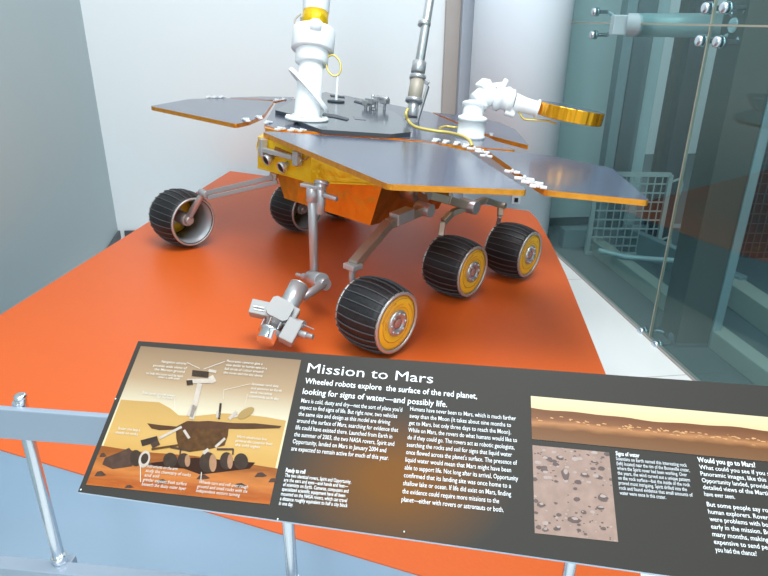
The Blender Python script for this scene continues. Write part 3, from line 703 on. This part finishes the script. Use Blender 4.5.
# low gain antenna mast --------------------------------------------------------------
dl_ = 3.20
def lg(u, v): return RD(u, v, dl_)
la = R_('antenna_mast', (lambda b: (cyl(b, lg(419, 66), lg(434.5, -28), .024, .022, 24), b)[-1])(B()), 'brushed_alu')
for (u0, v0, u1, v1, r, m, nm) in ((424, 26, 424.8, 21.5, .033, 'brushed_alu', 'collar'), (417.8, 73, 419.6, 62, .036, 'arm_silver', 'collar'), (417.5, 79.5, 418, 75.5, .042, 'arm_silver', 'collar'),
                                   (414.5, 99, 417.5, 79.5, .036, 'tan_sleeve', 'sleeve'), (413.8, 102.5, 414.4, 99, .045, 'arm_silver', 'collar'), (412.5, 117, 413.8, 102, .028, 'arm_silver', 'foot_tube')):
    b = B(); cyl(b, lg(u0, v0), lg(u1, v1), r, seg=24); obj(nm, b, m, la)
b = B(); bar(b, lg(428, 86), lg(416.5, 124), .012, .02); bar(b, lg(424, 80), lg(428.5, 84), .02, .02); bar(b, lg(406, 112), lg(403.5, 122), .014, .016); obj('brace', b, 'arm_silver', la)
b = B(); pts = [RP(u, v, z) for u, v, z in ((408, 109, .70), (406, 114, .68), (408.5, 121, .65), (416, 127, .635), (432, 130.5, .63), (448, 132.5, .63), (462, 136, .63), (470, 141, .625), (472, 146, .61))]
tube(b, spline(pts, 6), .007, 8); obj('deck_cable', b, 'cable_gold', la)
b = B(); pts = [RP(u, v, .635) for u, v in ((440, 128, ), (446, 126.5), (455, 127.5), (460, 127))]; tube(b, spline(pts, 5), .006, 8); obj('deck_cable', b, 'cable_gold', la)

# high gain antenna ------------------------------------------------------------------
dh = 2.80
def hg(u, v, k=0.0): return RD(u, v, dh - k)
b = B(); h0 = hg(470, 139); lathe(b, V((h0.x, h0.y, ZD)), V((0, 0, 1)), [(0, .062), (.0, .064), (.012, .064), (.014, .060), (.075, .060), (.077, .064), (.09, .064), (.095, .050)], 36)
ha = R_('dish_antenna', b, 'white_paint')
b = B(); cyl(b, hg(471.5, 119), hg(475, 104), .045, .047, 32); lathe(b, hg(474.5, 108), hg(476, 100) - hg(474.5, 108), [(0, .056), (.016, .058), (.02, .050)], 32); obj('swivel', b, 'white_paint', ha)
b = B(); cyl(b, hg(476, 103), hg(493, 91), .045, .052, 28); box(b, hg(487, 90), (.09, .08, .05), frame(hg(493, 84) - hg(478, 96)), 0, .008); obj('elbow_housing', b, 'white_paint', ha)
b = B(); bar(b, hg(486, 86), hg(504, 84), .02, .018); cyl(b, hg(500, 92), hg(506.5, 80), .012, seg=12); obj('stop_bracket', b, 'white_paint', ha)
axd = (hg(536, 108.5) - hg(497, 98)).normalized()
b = B(); lathe(b, hg(496, 97), axd, [(-.01, .03), (0, .055), (.02, .058), (.03, .046), (.05, .046), (.055, .052), (.075, .052), (.08, .040)], 32)
cyl(b, hg(508, 88), hg(512, 114), .016, seg=16); cyl(b, hg(505, 112), hg(514, 115), .014, seg=14); obj('elevation_drive', b, 'white_paint', ha)
b = B(); lathe(b, hg(514, 102.5), axd, [(0, .042), (.05, .034), (.10, .032), (.105, .042), (.11, .042)], 28); obj('neck', b, 'white_paint', ha)
b = B(); tube(b, spline([hg(519, 112), hg(524, 119), hg(535, 120), hg(548, 121), hg(556, 124)], 5), .0045, 8); obj('cable', b, 'cable_gold', ha)
# dish: flat drum with foil wrapped rim, tipped towards the viewer's right
dc = hg(570, 113.5); rgt = RM.transposed() @ (RW @ V((1, -.145, -.1))).normalized()
upn = RM.transposed() @ (Z); nd = (upn - upn.dot(rgt) * rgt).normalized(); nd = (nd - (loc_(EYE) - dc).normalized() * .02).normalized()
Md = frame(nd, rgt); rd = .144; seg = 96
b = B(); rg = []
for h, k in ((-.028, .97), (-.026, 1.0), (.026, 1.0), (.028, .99)):
    rg.append([b.verts.new(dc + Md @ V((rd * k * (1 + .012 * sin(i * 2 * pi * 16 / seg + sin(i * .9))) * cos(2 * pi * i / seg), rd * k * (1 + .012 * sin(i * 2 * pi * 16 / seg + sin(i * .9))) * sin(2 * pi * i / seg), h))) for i in range(seg)])
for i in range(3):
    for k in range(seg): f_ = b.faces.new((rg[i][k], rg[i][(k + 1) % seg], rg[i + 1][(k + 1) % seg], rg[i + 1][k]))
f_ = b.faces.new(rg[0][::-1]); f_ = b.faces.new(rg[-1]); f_.material_index = 1
obj('dish', b, ['foil_dish', 'solar_cell'], ha)

# ------------------------------------------------------------------ barrier in front of the platform
wdir = V((0.9945, -0.105, 0)).normalized(); wn = V((-wdir.y, wdir.x, 0))
Rb = Matrix((wdir, wn, Z)).transposed()
bp0 = D(57, 567, 1.18)
def bar_at(u, v): return PL(u, v, bp0, wn)
zt_ = bar_at(40, 410).z; zb_ = bar_at(40, 439.5).z; s0 = -.75; s1 = 1.9
t = thing('barrier_rail', 'grey steel barrier with flat rails and round uprights in front of the orange platform', 'barrier', V((bp0.x, bp0.y, 0)))
o0 = V((bp0.x, bp0.y, 0))
b = B(); box(b, wdir * (s0 + s1) / 2 + Z * (zt_ + zb_) / 2, (s1 - s0, .012, zt_ - zb_), Rb, 0, .002); obj('top_rail', b, 'rail_paint', t)
zl = bp0.z
b = B(); box(b, wdir * (s0 + s1) / 2 + Z * (zl - .045), (s1 - s0, .03, .09), Rb, 0, .002); obj('bottom_rail', b, 'rail_paint', t)
for (u, v) in ((38, 500), (288, 550), (572.5, 566)):
    q = bar_at(u, v); s = (q - o0).dot(wdir); base = wdir * s + wn * .0
    b = B(); cyl(b, V((base.x, base.y, zl)) + wn * .014, V((base.x, base.y, zt_ + .004)) + wn * .014, .0105, seg=20); obj('upright', b, 'rod_steel', t)
    b = B(); cyl(b, V((base.x, base.y, zl)) + wn * .014, V((base.x, base.y, zl + .014)) + wn * .014, .014, seg=16); obj('clip', b, 'chrome', t)
    b = B(); box(b, V((base.x, base.y, 0)) + wn * .03 + Z * (zl - .01) / 2, (.03, .02, zl - .01), Rb, 0, .002); obj('floor_post', b, 'rail_paint', t)
q = bar_at(15, 402); s = (q - o0).dot(wdir)
b = B(); c = wdir * s; cyl(b, V((c.x, c.y, zt_ - .02)) + wn * .014, V((c.x, c.y, zt_ + .016)) + wn * .014, .009, seg=16); lathe(b, V((c.x, c.y, zt_ + .010)) + wn * .014, Z, [(0, .010), (.006, .010), (.008, .007)], 20); obj('finial', b, 'chrome', t)

# ------------------------------------------------------------------ the sign
SD = .84
sw = V((0.99395741, -0.1066637, -0.02591362)).normalized(); su = V((0.10500618, 0.85520671, 0.50753836)); su = (su - su.dot(sw) * sw).normalized(); sn = sw.cross(su)
so = D(347, 532, SD); SM = Matrix((sw, su, sn)).transposed()
def SP(u, v):
    q = PL(u, v, so, sn) - so; return q.dot(sw), q.dot(su)
L0 = (SP(138, 341)[0] + SP(78, 492)[0]) / 2; T0 = (SP(138, 341)[1] + SP(768, 385)[1]) / 2
yB1, yB2 = SP(78, 492), SP(600, 566)
R1 = L0 + 1.36 * (T0 + 0) * 3.1
sign = thing('information_sign', 'black tilted information sign about a mission to Mars, with three pictures', 'sign', so, SM)
yTl, yTr = SP(138, 341), SP(768, 386)
slope_t = (yTr[1] - yTl[1]) / (yTr[0] - yTl[0]); slope_b = (yB2[1] - yB1[1]) / (yB2[0] - yB1[0])
XR = .98
corn = [V((L0, yTl[1], 0)), V((XR, yTl[1] + slope_t * (XR - L0), 0)), V((XR, yB1[1] + slope_b * (XR - L0), 0)), V((L0, yB1[1], 0))]
def board_mat():
    m, N, Lk, bs = nmat('board_print')
    tc = N.new('ShaderNodeTexCoord'); mp = N.new('ShaderNodeMapping'); Lk.new(tc.outputs['Object'], mp.inputs[0])
    mp.inputs['Scale'].default_value = (1 / .16, 1 / .11, 1); mp.vector_type = 'POINT'
    return m, N, Lk, bs, mp
ctrb = (corn[0] + corn[1] + corn[2] + corn[3]) / 4
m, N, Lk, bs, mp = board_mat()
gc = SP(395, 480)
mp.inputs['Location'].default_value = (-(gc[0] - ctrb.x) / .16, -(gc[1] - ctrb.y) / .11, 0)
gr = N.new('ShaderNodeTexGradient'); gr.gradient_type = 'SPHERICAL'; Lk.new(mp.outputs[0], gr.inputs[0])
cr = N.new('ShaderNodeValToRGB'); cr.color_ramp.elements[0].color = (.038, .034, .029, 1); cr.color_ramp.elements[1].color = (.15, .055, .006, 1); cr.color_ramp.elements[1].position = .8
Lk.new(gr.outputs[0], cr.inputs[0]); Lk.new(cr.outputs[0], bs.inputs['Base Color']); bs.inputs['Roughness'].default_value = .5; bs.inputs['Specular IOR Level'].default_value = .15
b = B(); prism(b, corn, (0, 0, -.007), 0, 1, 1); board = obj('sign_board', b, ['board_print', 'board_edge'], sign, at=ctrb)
# brackets under the board
for (u, v) in ((288, 550), (572.5, 566)):
    q = bar_at(u, v); s = (q - o0).dot(wdir); base = o0 + wdir * s + wn * .014 + Z * (zt_ + .005)
    l = SM.transposed() @ (base - so); up_ = SM.transposed() @ Z
    k = (-.008 - l.z) / up_.z
    b = B(); cyl(b, l, l + up_ * k, .0105, seg=16); obj('support_stud', b, 'rod_steel', sign)

_font_cache = {}
def glyphs(txt, bold=0.0):
    cu = bpy.data.curves.new('t', 'FONT'); cu.body = txt; cu.size = 1.0; cu.offset = bold; cu.resolution_u = 2
    o = bpy.data.objects.new('t', cu); C.objects.link(o); dg = bpy.context.evaluated_depsgraph_get(); dg.update()
    me = bpy.data.meshes.new_from_object(o.evaluated_get(dg)); bpy.data.objects.remove(o); bpy.data.curves.remove(cu)
    vs_ = [v.co.copy() for v in me.vertices]; fs = [tuple(p.vertices) for p in me.polygons]; bpy.data.meshes.remove(me)
    return vs_, fs
def line(bm, txt, a, bl, width, size, bold=0.0, z=.0006, italic=0.0):
    size *= .90
    vs_, fs = glyphs(txt, bold)
    if not vs_: return
    x0 = min(v.x for v in vs_); x1 = max(v.x for v in vs_); kx = width / (x1 - x0)
    vv = [bm.verts.new((a + (v.x - x0) * kx + v.y * size * italic, bl + v.y * size, z)) for v in vs_]
    for f in fs:
        try: bm.faces.new([vv[i] for i in f])
        except ValueError: pass
def width_to(a, bl, xr):
    # width so that the line ends at image column xr
    lo, hi = 0.0, 1.2
    for _ in range(30):
        mid = (lo + hi) / 2; w = so + sw * (a + mid) + su * bl; q = RW.transposed() @ (w - EYE); x = 384 + FPX * q.x / -q.z
        if x < xr: lo = mid
        else: hi = mid
    return lo
def block(name, lines, first, last, rights, size, bold=0.0, m='print_white', italic=0.0, widths=None):
    a0, b0 = SP(*first); a1, b1 = SP(*last) if last else (a0, b0); n = len(lines); bm = B(); A = (a0 + a1) / 2
    for i, tx in enumerate(lines):
        bl = b0 + (b1 - b0) * (i / (n - 1) if n > 1 else 0); a = A
        w = width_to(a, bl, rights[i]) if rights else widths[i]
        line(bm, tx, a, bl, w, size, bold, italic=italic)
    return obj(name, bm, m, sign)
block('title_lettering', ['Mission to Mars'], (306.8, 372.4), None, [432.8], .0265, .0)
block('subtitle_lettering', ['Wheeled robots explore  the surface of the red planet,', 'looking for signs of water\u2014and possibly life.'], (305, 383.5), (302, 394), [477, 447], .0155, .009)
BS = .0108
block('body_text', ["Mars is cold, dusty and dry\u2014not the sort of place you'd", 'expect to find signs of life. But right now, two vehicles', 'the same size and design as this model are driving', 'around the surface of Mars, searching for evidence that',
      'life could have existed there. Launched from Earth in', 'the summer of 2003, the two NASA rovers, Spirit and', 'Opportunity, landed on Mars in January 2004 and', 'are expected to remain active for much of this year.'],
      (301, 402.5), (291, 450.5), [402, 397, 390, 398, 392, 394, 386, 388.5], BS, .002)
block('body_text', ['Humans have never been to Mars, which is much farther', 'away than the Moon (it takes about nine months to', 'get to Mars, but only three days to reach the Moon).', 'While on Mars, the rovers do what humans would like to',
      'do if they could go. The rovers act as robotic geologists,', 'searching the rocks and soil for signs that liquid water', "once flowed across the planet's surface. The presence of", 'liquid water would mean that Mars might have been',
      'able to support life. Not long after its arrival, Opportunity', 'confirmed that its landing site was once home to a', 'shallow lake or ocean. If life did exist on Mars, finding', 'the evidence could require more missions to the',
      'planet\u2014either with rovers or astronauts or both.'], (410.5, 410.8), (401, 501.5), [515.8, 511, 511, 517, 514.4, 512, 517, 511, 518, 511, 511, 499, 503.6], BS, .002)
block('caption_heading', ['Ready to roll'], (285.6, 472), None, [305], .0095, .02)
CS = .0082
block('caption_text', ['The two identical rovers, Spirit and Opportunity,', 'are the ears and eyes\u2014and hands and feet\u2014', 'of scientists on Earth. Cameras, computers and', 'specialized scientific equipment have all been', 'mounted on the NASA rovers, which can travel',
      'a distance roughly equivalent to half a city block', 'in one day.'], (284.6, 476.8), (279, 505), [351, 348, 348.3, 345, 346.8, 347.4, 292.9], CS, .008)
block('caption_heading', ['Signs of water'], (615.7, 455.3), None, [639.6], .0095, .02)
block('caption_text', ['Scientists on Earth named this interesting rock', '(left) located near the rim of the Bonneville crater,', 'where the Spirit rover had been working. Over', 'the years, the wind carved out a unique pattern', 'on the rock surface\u2014but the inside of the rock',
      'proved most intriguing. Spirit drilled into the', 'rock and found evidence that small amounts of', 'water were once in this crater.'], (616.3, 460.2), (619.5, 494.5), [686.9, 689.7, 687, 690, 690, 687, 692.8, 666], CS, .008, 'print_grey')
block('caption_heading', ['Would you go to Mars?'], (697.7, 462), None, [755.7], .0115, .018)
a_r = .001
block('body_text', ['What could you see if you stood on Mars?', 'Panoramic images, like this one above that', 'Opportunity landed, provide some of the most', 'detailed views of the Martian landscape we', 'have ever seen.'], (699.3, 469), (704.7, 496), [806, 806, 812, 808, 735], .0098, .006)
block('body_text', ['But some people say rovers can\u2019t replace', 'human explorers. Rovers can\u2019t tell us what', 'were problems with both Spirit and others', 'early in the mission. But the rovers lasted', 'many months, making it easier and less', 'expensive to send people there. Would', 'you had the chance?'], (706.5, 506.3), (716, 551.8), [815, 815, 818, 818, 814, 816, 757], .0098, .006)

# --- printed pictures
def flat(bm, pix, mi, z):
    pts = [V((*SP(u, v), z)) for u, v in pix]
    ar = sum(pts[i].x * pts[(i + 1) % len(pts)].y - pts[(i + 1) % len(pts)].x * pts[i].y for i in range(len(pts)))
    if ar < 0: pts = pts[::-1]
    f = bm.faces.new([bm.verts.new(p) for p in pts]); f.material_index = mi
def flat_obj(name, build, mats, at):
    bm = B(); build(bm)
    at = V(at)
    for v in bm.verts: v.co -= at
    bm.normal_update()
    me = bpy.data.meshes.new(name); bm.to_mesh(me); bm.free()
    for x in mats: me.materials.append(MT[x])
    o = bpy.data.objects.new(name, me); C.objects.link(o); o.parent = sign; o.location = at; return o
pTL, pBL, pTR, pBR = SP(141.7, 347.7), SP(85, 484), SP(302.5, 358.8), SP(268.5, 505)
pl, pr, pt, pb = (pTL[0] + pBL[0]) / 2, (pTR[0] + pBR[0]) / 2, (pTL[1] + pTR[1]) / 2, (pBL[1] + pBR[1]) / 2
at1 = ((pl + pr) / 2, (pt + pb) / 2, 0); H = pt - pb
ramp_mat('print_sky', 1, [(-H * .05, (0.577, 0.488, 0.311)), (H * .05, (0.533, 0.459, 0.333)), (H * .25, (0.348, 0.237, 0.141)), (H * .5, (0.222, 0.141, 0.085))], .4)
ramp_mat('print_dune', 1, [(-H * .3, (0.459, 0.244, 0.059)), (-H * .1, (0.488, 0.296, 0.096)), (H * .15, (0.407, 0.244, 0.081))], .4, 30, .02, (1, 3, 1))
ramp_mat('print_ground', 1, [(-H * .55, (0.207, 0.044, 0.007)), (-H * .46, (0.459, 0.126, 0.022)), (-H * .40, (0.311, 0.074, 0.015)), (-H * .32, (0.444, 0.148, 0.037)), (-H * .22, (0.222, 0.067, 0.015))], .4, 24, .03, (1, 5, 1))
mat('print_rock', (0.067, 0.037, 0.026), .4, noise=.5, nscale=90); mat('print_body', (0.081, 0.036, 0.012), .4, noise=.7, nscale=120)
mat('print_wing', (0.074, 0.033, 0.015), .4, noise=.3, nscale=60); mat('print_wheel', (0.041, 0.026, 0.018), .4, noise=.5, nscale=100)
mat('print_wheel_face', (0.311, 0.163, 0.089), .4, noise=.3, nscale=80); mat('print_mast', (0.444, 0.370, 0.311), .4, noise=.25, nscale=90)
mat('print_shadow', (0.026, 0.009, 0.004), .5, noise=.3); mat('print_dish', (0.311, 0.200, 0.074), .4); mat('print_text', (0.592, 0.548, 0.488), .5)
def C1(x, y): return (80 + x / 3.648, 340 + y / 3.648)   # a point of the picture in the photograph
def build1(bm):
    Q = lambda a, b_: V((a, b_, 0))
    z0 = .0006
    # sky
    vs_ = [bm.verts.new((x, y, z0)) for x, y in ((pl, pb), (pr, pb), (pr, pt), (pl, pt))]; bm.faces.new(vs_).material_index = 0
    def pf(pts, mi, z): flat(bm, [C1(*p) for p in pts], mi, z0 + z)
    pf([(150, 218), (200, 222), (290, 228), (330, 250), (360, 275), (420, 278), (520, 268), (600, 272), (680, 282), (752, 295), (712, 470), (62, 450)], 1, .0001)
    gl, gr_ = SP(*C1(62, 405)), SP(*C1(722, 420))
    yy = (gl[1] + SP(*C1(715, 445))[1]) / 2
    vs_ = [bm.verts.new((x, y, z0 + .0002)) for x, y in ((pl, pb), (pr, pb), (pr, yy - .004), (pr - .08, yy), (pl + .14, yy + .002), (pl + .06, yy), (pl, yy + .003))]; bm.faces.new(vs_).material_index = 2
    # shadow, rocks
    pf([(230, 452), (420, 430), (640, 448), (620, 470), (440, 492), (380, 470), (270, 462)], 8, .0003)
    pf([(82, 455), (92, 430), (140, 412), (180, 394), (192, 408), (202, 440), (190, 462), (120, 472)], 3, .0004)
    for c, w, h in (((75, 488), 22, 10), ((85, 420), 14, 8), ((450, 500), 26, 9), ((660, 492), 24, 9), ((300, 516), 22, 8), ((250, 452), 14, 6), ((585, 530), 26, 8), ((705, 512), 18, 8), ((180, 535), 18, 6)):
        pf([(c[0] - w, c[1] + h), (c[0] - w * .5, c[1] - h * .7), (c[0] + w * .2, c[1] - h), (c[0] + w, c[1] + h * .6), (c[0] + w * .3, c[1] + h)], 3, .00035)
    # rover in the picture
    pf([(350, 318), (392, 296), (480, 300), (545, 305), (540, 350), (528, 386), (470, 400), (400, 410), (362, 400), (352, 360)], 4, .0005)
    pf([(246, 305), (300, 312), (368, 318), (400, 300), (470, 296), (560, 304), (640, 305), (736, 315), (728, 323), (600, 326), (520, 325), (400, 326), (290, 330), (262, 324)], 5, .0006)
    def ell(c, rx, ry, rot=0, n=20): return [(c[0] + rx * cos(2 * pi * k / n) * cos(rot) - ry * sin(2 * pi * k / n) * sin(rot), c[1] + rx * cos(2 * pi * k / n) * sin(rot) + ry * sin(2 * pi * k / n) * cos(rot)) for k in range(n)]
    for c, rx, ry, fx in (((330, 440), 26, 28, 0), ((380, 440), 24, 26, 12), ((205, 432), 22, 30, 0), ((468, 448), 32, 38, 18), ((535, 442), 24, 32, 14), ((588, 444), 26, 30, 0)):
        pf(ell(c, rx, ry), 6, .0007)
        if fx: pf(ell((c[0] + rx * .55, c[1] + 2), rx * .42, ry * .85), 7, .0008)
    pf(ell((236, 436), 20, 32, .3), 9, .0008); pf(ell((237, 434), 13, 20, .3), 6, .0009)
    def stick(p, q, w, mi=9, z=.0009):
        dx, dy = q[0] - p[0], q[1] - p[1]; l = sqrt(dx * dx + dy * dy); ox, oy = -dy / l * w / 2, dx / l * w / 2
        pf([(p[0] + ox, p[1] + oy), (q[0] + ox, q[1] + oy), (q[0] - ox, q[1] - oy), (p[0] - ox, p[1] - oy)], mi, z)
    stick((408, 290), (438, 160), 18); stick((400, 280), (418, 240), 24); stick((392, 152), (488, 150), 16, 9, .001); stick((410, 122), (470, 128), 22, 6, .001); stick((470, 112), (498, 118), 10); stick((390, 158), (412, 156), 18, 6, .0011); stick((474, 150), (492, 140), 26)
    stick((508, 290), (514, 232), 8, 6); stick((505, 285), (506, 262), 16); stick((545, 290), (572, 262), 12); stick((560, 282), (590, 272), 8)
    pf(ell((606, 268), 34, 15, -.55), 10, .001)
    stick((372, 318), (290, 360), 9); stick((285, 362), (225, 378), 22, 6, .001); stick((276, 356), (232, 368), 7); stick((290, 375), (262, 388), 18, 3, .0011); stick((380, 330), (400, 360), 10); stick((360, 385), (262, 400), 8, 4); stick((530, 360), (495, 392), 9); stick((470, 400), (450, 415), 12); stick((400, 405), (330, 392), 8, 3); stick((560, 400), (500, 400), 8, 3)
    for x in (368, 560): stick((x, 398), (x - 2, 420), 6, 3)
    # leader lines and captions
    def ln(p, q, w=1.6): stick(p, q, w, 11, .0012)
    ln((392, 84), (438, 106)); ln((530, 80), (452, 108)); ln((622, 162), (526, 184), 1.2); ln((526, 184), (524, 218), 1.0); ln((346, 214), (348, 262), .8); ln((612, 200), (604, 232), .8); ln((222, 458), (222, 520), 2.5); ln((444, 484), (442, 512), 2.5)
flat_obj('printed_picture', build1, ['print_sky', 'print_dune', 'print_ground', 'print_rock', 'print_body', 'print_wing', 'print_wheel', 'print_wheel_face', 'print_shadow', 'print_mast', 'print_dish', 'print_text'], at1)['label'] = 'picture of a rover on tan desert ground'
# captions in the first picture
def cap(lines, x_r, y0, dy, right=True, ws=None, x_l=None, size=.0066):
    bm = B()
    for i, tx in enumerate(lines):
        w = ws[i]; y = y0 + dy * i
        xl = x_l[i] if x_l else x_r
        a, bl = SP(*C1(xl, y)); a2, _ = SP(*C1(xl + w, y + w * .085)); line(bm, tx, a, bl, a2 - a, size, .004, z=.0019)
    obj('picture_caption', bm, 'print_text', sign)
cap(['Navigation cameras', 'provide wide views of', 'the Martian ground', 'to help the rover and its team', 'steer a safe path'], 0, 84, 14, ws=[90, 122, 110, 134, 78], x_l=[298, 268, 272, 242, 286])
cap(['Panoramic cameras give a', 'view similar to human eyes in a', 'full circle of colour around', 'the rover and the sky above'], 0, 82, 14, ws=[130, 150, 140, 142], x_l=[536, 532, 528, 524])
cap(['Antennas send data', 'and pictures to Earth', 'and receive', 'commands each day'], 0, 166, 15, ws=[98, 112, 78, 108], x_l=[626, 624, 622, 618])
cap(['Solar panels provide power', 'for the rover'], 0, 198, 14, ws=[118, 60], x_l=[228, 282])
cap(['Rocker arms keep it', 'steady on rocks'], 0, 328, 14, ws=[80, 82], x_l=[140, 130])
cap(['Warm electronics box', 'protects the computer from', 'the cold nights'], 0, 358, 15, ws=[110, 134, 90], x_l=[572, 568, 566])
cap(['Instruments on the arm', 'study the chemistry of rocks', 'and soil', 'grinder exposes fresh surface', 'beneath the dusty outer layer'], 0, 466, 16.5, ws=[110, 165, 52, 160, 162], x_l=[246, 240, 236, 230, 226], size=.0075)
cap(['Wheels turn and roll over rough', 'ground and small rocks with six', 'independent motors turning'], 0, 524, 16, ws=[180, 184, 160], x_l=[434, 428, 424], size=.0075)

# panorama picture
aTL, aBL = SP(531, 397), SP(531.6, 440.7); pl2 = (aTL[0] + aBL[0]) / 2; pt2 = (aTL[1] + SP(767, 416.2)[1]) / 2; pb2 = (aBL[1] + SP(767, 460)[1]) / 2; pr2 = XR - .12
at2 = ((pl2 + pr2) / 2, (pt2 + pb2) / 2, 0); H2 = pt2 - pb2
ramp_mat('print_panorama', 1, [(-H2 * .5, (0.178, 0.089, 0.044)), (-H2 * .15, (0.148, 0.063, 0.026)), (-H2 * .02, (0.370, 0.163, 0.067)), (H2 * .06, (0.192, 0.081, 0.037)), (H2 * .20, (0.148, 0.059, 0.026)), (H2 * .24, (0.148, 0.059, 0.026))], .35, 45, .012, (.5, 1.5, 1))
ramp_mat('print_pale_sky', 1, [(H2 * .15, (0.629, 0.444, 0.244)), (H2 * .5, (0.607, 0.488, 0.311))], .35)
mat('print_glint', (0.555, 0.296, 0.133), .5, noise=.4, nscale=80)
def build2(bm):
    z0 = .0006
    f = bm.faces.new([bm.verts.new(p) for p in ((pl2, pb2, z0), (pr2, pb2, z0), (pr2, pt2, z0), (pl2, pt2, z0))]); f.material_index = 1
    edge = []
    n = 60
    for k in range(n + 1):
        x = pl2 + (pr2 - pl2) * k / n; u = (x - pl2)
        y = pt2 - H2 * (.27 + .02 * sin(u * 14) + .015 * sin(u * 37 + 1) + .01 * sin(u * 80) + .06 * min(1, u * 4))
        edge.append((x, y, z0 + .0002))
    f = bm.faces.new([bm.verts.new(p) for p in [(pl2, pb2, z0 + .0002), (pr2, pb2, z0 + .0002)] + edge[::-1]]); f.material_index = 0
    rnd = random.Random(3)
    for k in range(150):
        x = pl2 + .004 + rnd.random() ** .9 * (pr2 - pl2 - .02); band = .5 + .06 * min(1, (x - pl2) * 4); y = pt2 - H2 * (band + rnd.gauss(0, .035)); w = .002 + rnd.random() * .005; h = .0006 + rnd.random() * .0014
        if y > pt2 - H2 * .38: continue
        f = bm.faces.new([bm.verts.new((x + dx, y + dy, z0 + .0004)) for dx, dy in ((0, 0), (w, -h * .3), (w * 1.1, h * .5), (w * .3, h))]); f.material_index = 2
flat_obj('printed_picture', build2, ['print_panorama', 'print_pale_sky', 'print_glint'], at2)['label'] = 'wide picture of a rocky orange horizon'
# rocks picture
q1, q2, q3, q4 = SP(532.5, 445.8), SP(608.5, 452), SP(618.5, 542), SP(534.5, 533.4)
pl3, pr3, pt3, pb3 = (q1[0] + q4[0]) / 2, (q2[0] + q3[0]) / 2, (q1[1] + q2[1]) / 2, (q3[1] + q4[1]) / 2
mat('print_sand', (0.296, 0.200, 0.163), .45, noise=.28, nscale=60); mat('print_stone', (0.118, 0.085, 0.078), .45, noise=.4, nscale=120); mat('print_stone_pale', (0.355, 0.274, 0.244), .45, noise=.2, nscale=80)
def build3(bm):
    z0 = .0006; rnd = random.Random(11)
    f = bm.faces.new([bm.verts.new(p) for p in ((pl3, pb3, z0), (pr3, pb3, z0), (pr3, pt3, z0), (pl3, pt3, z0))]); f.material_index = 0
    def stone(x, y, w, h, mi, z):
        n = 7; f = bm.faces.new([bm.verts.new((min(pr3, max(pl3, x + w * cos(2 * pi * k / n) * (.7 + .4 * rnd.random()))), min(pt3, max(pb3, y + h * sin(2 * pi * k / n) * (.7 + .4 * rnd.random()))), z0 + z)) for k in range(n)]); f.material_index = mi
    for k in range(190):
        x = pl3 + rnd.random() * (pr3 - pl3); y = pb3 + rnd.random() * (pt3 - pb3); s = .0008 + .003 * rnd.random() ** 3
        if (y - pb3) / (pt3 - pb3) > .35 and (y - pb3) / (pt3 - pb3) < .58 and rnd.random() < .8: continue
        stone(x, y, s * 1.6, s, 1 if rnd.random() < .6 else 2, .0002 + k * 1e-6)
    for (u, v, w, h) in ((565, 474, .006, .010), (560, 458, .007, .004), (584, 475, .006, .004), (602, 498, .008, .006), (574, 520, .009, .005), (541, 505, .006, .004), (545, 530, .005, .003), (600, 508, .007, .003), (558, 528, .005, .004), (594, 462, .006, .002)):
        a, c_ = SP(u, v); stone(a, c_, w, h, 1, .0006); stone(a + w * .1, c_ + h * .35, w * .6, h * .45, 2, .0008)
flat_obj('printed_picture', build3, ['print_sand', 'print_stone', 'print_stone_pale'], ((pl3 + pr3) / 2, (pt3 + pb3) / 2, 0))['label'] = 'picture of scattered grey rocks on pinkish sand'
# tiny fixing pins along the lower edge
for (u, v) in ((79, 491), (276, 520.5), (402.5, 533), (114, 400)):
    a, c_ = SP(u, v); b = B(); lathe(b, V((a + .002, c_ + .002, 0)), V((0, 0, 1)), [(0, .0016), (.001, .0016), (.0015, .0008)], 10); obj('fixing_pin', b, 'chrome', sign)
for k_, m_ in MT.items():
    if k_.startswith('print_') and k_ not in ('print_white', 'print_grey', 'print_text'):
        m_.node_tree.nodes['Principled BSDF'].inputs['Specular IOR Level'].default_value = .12
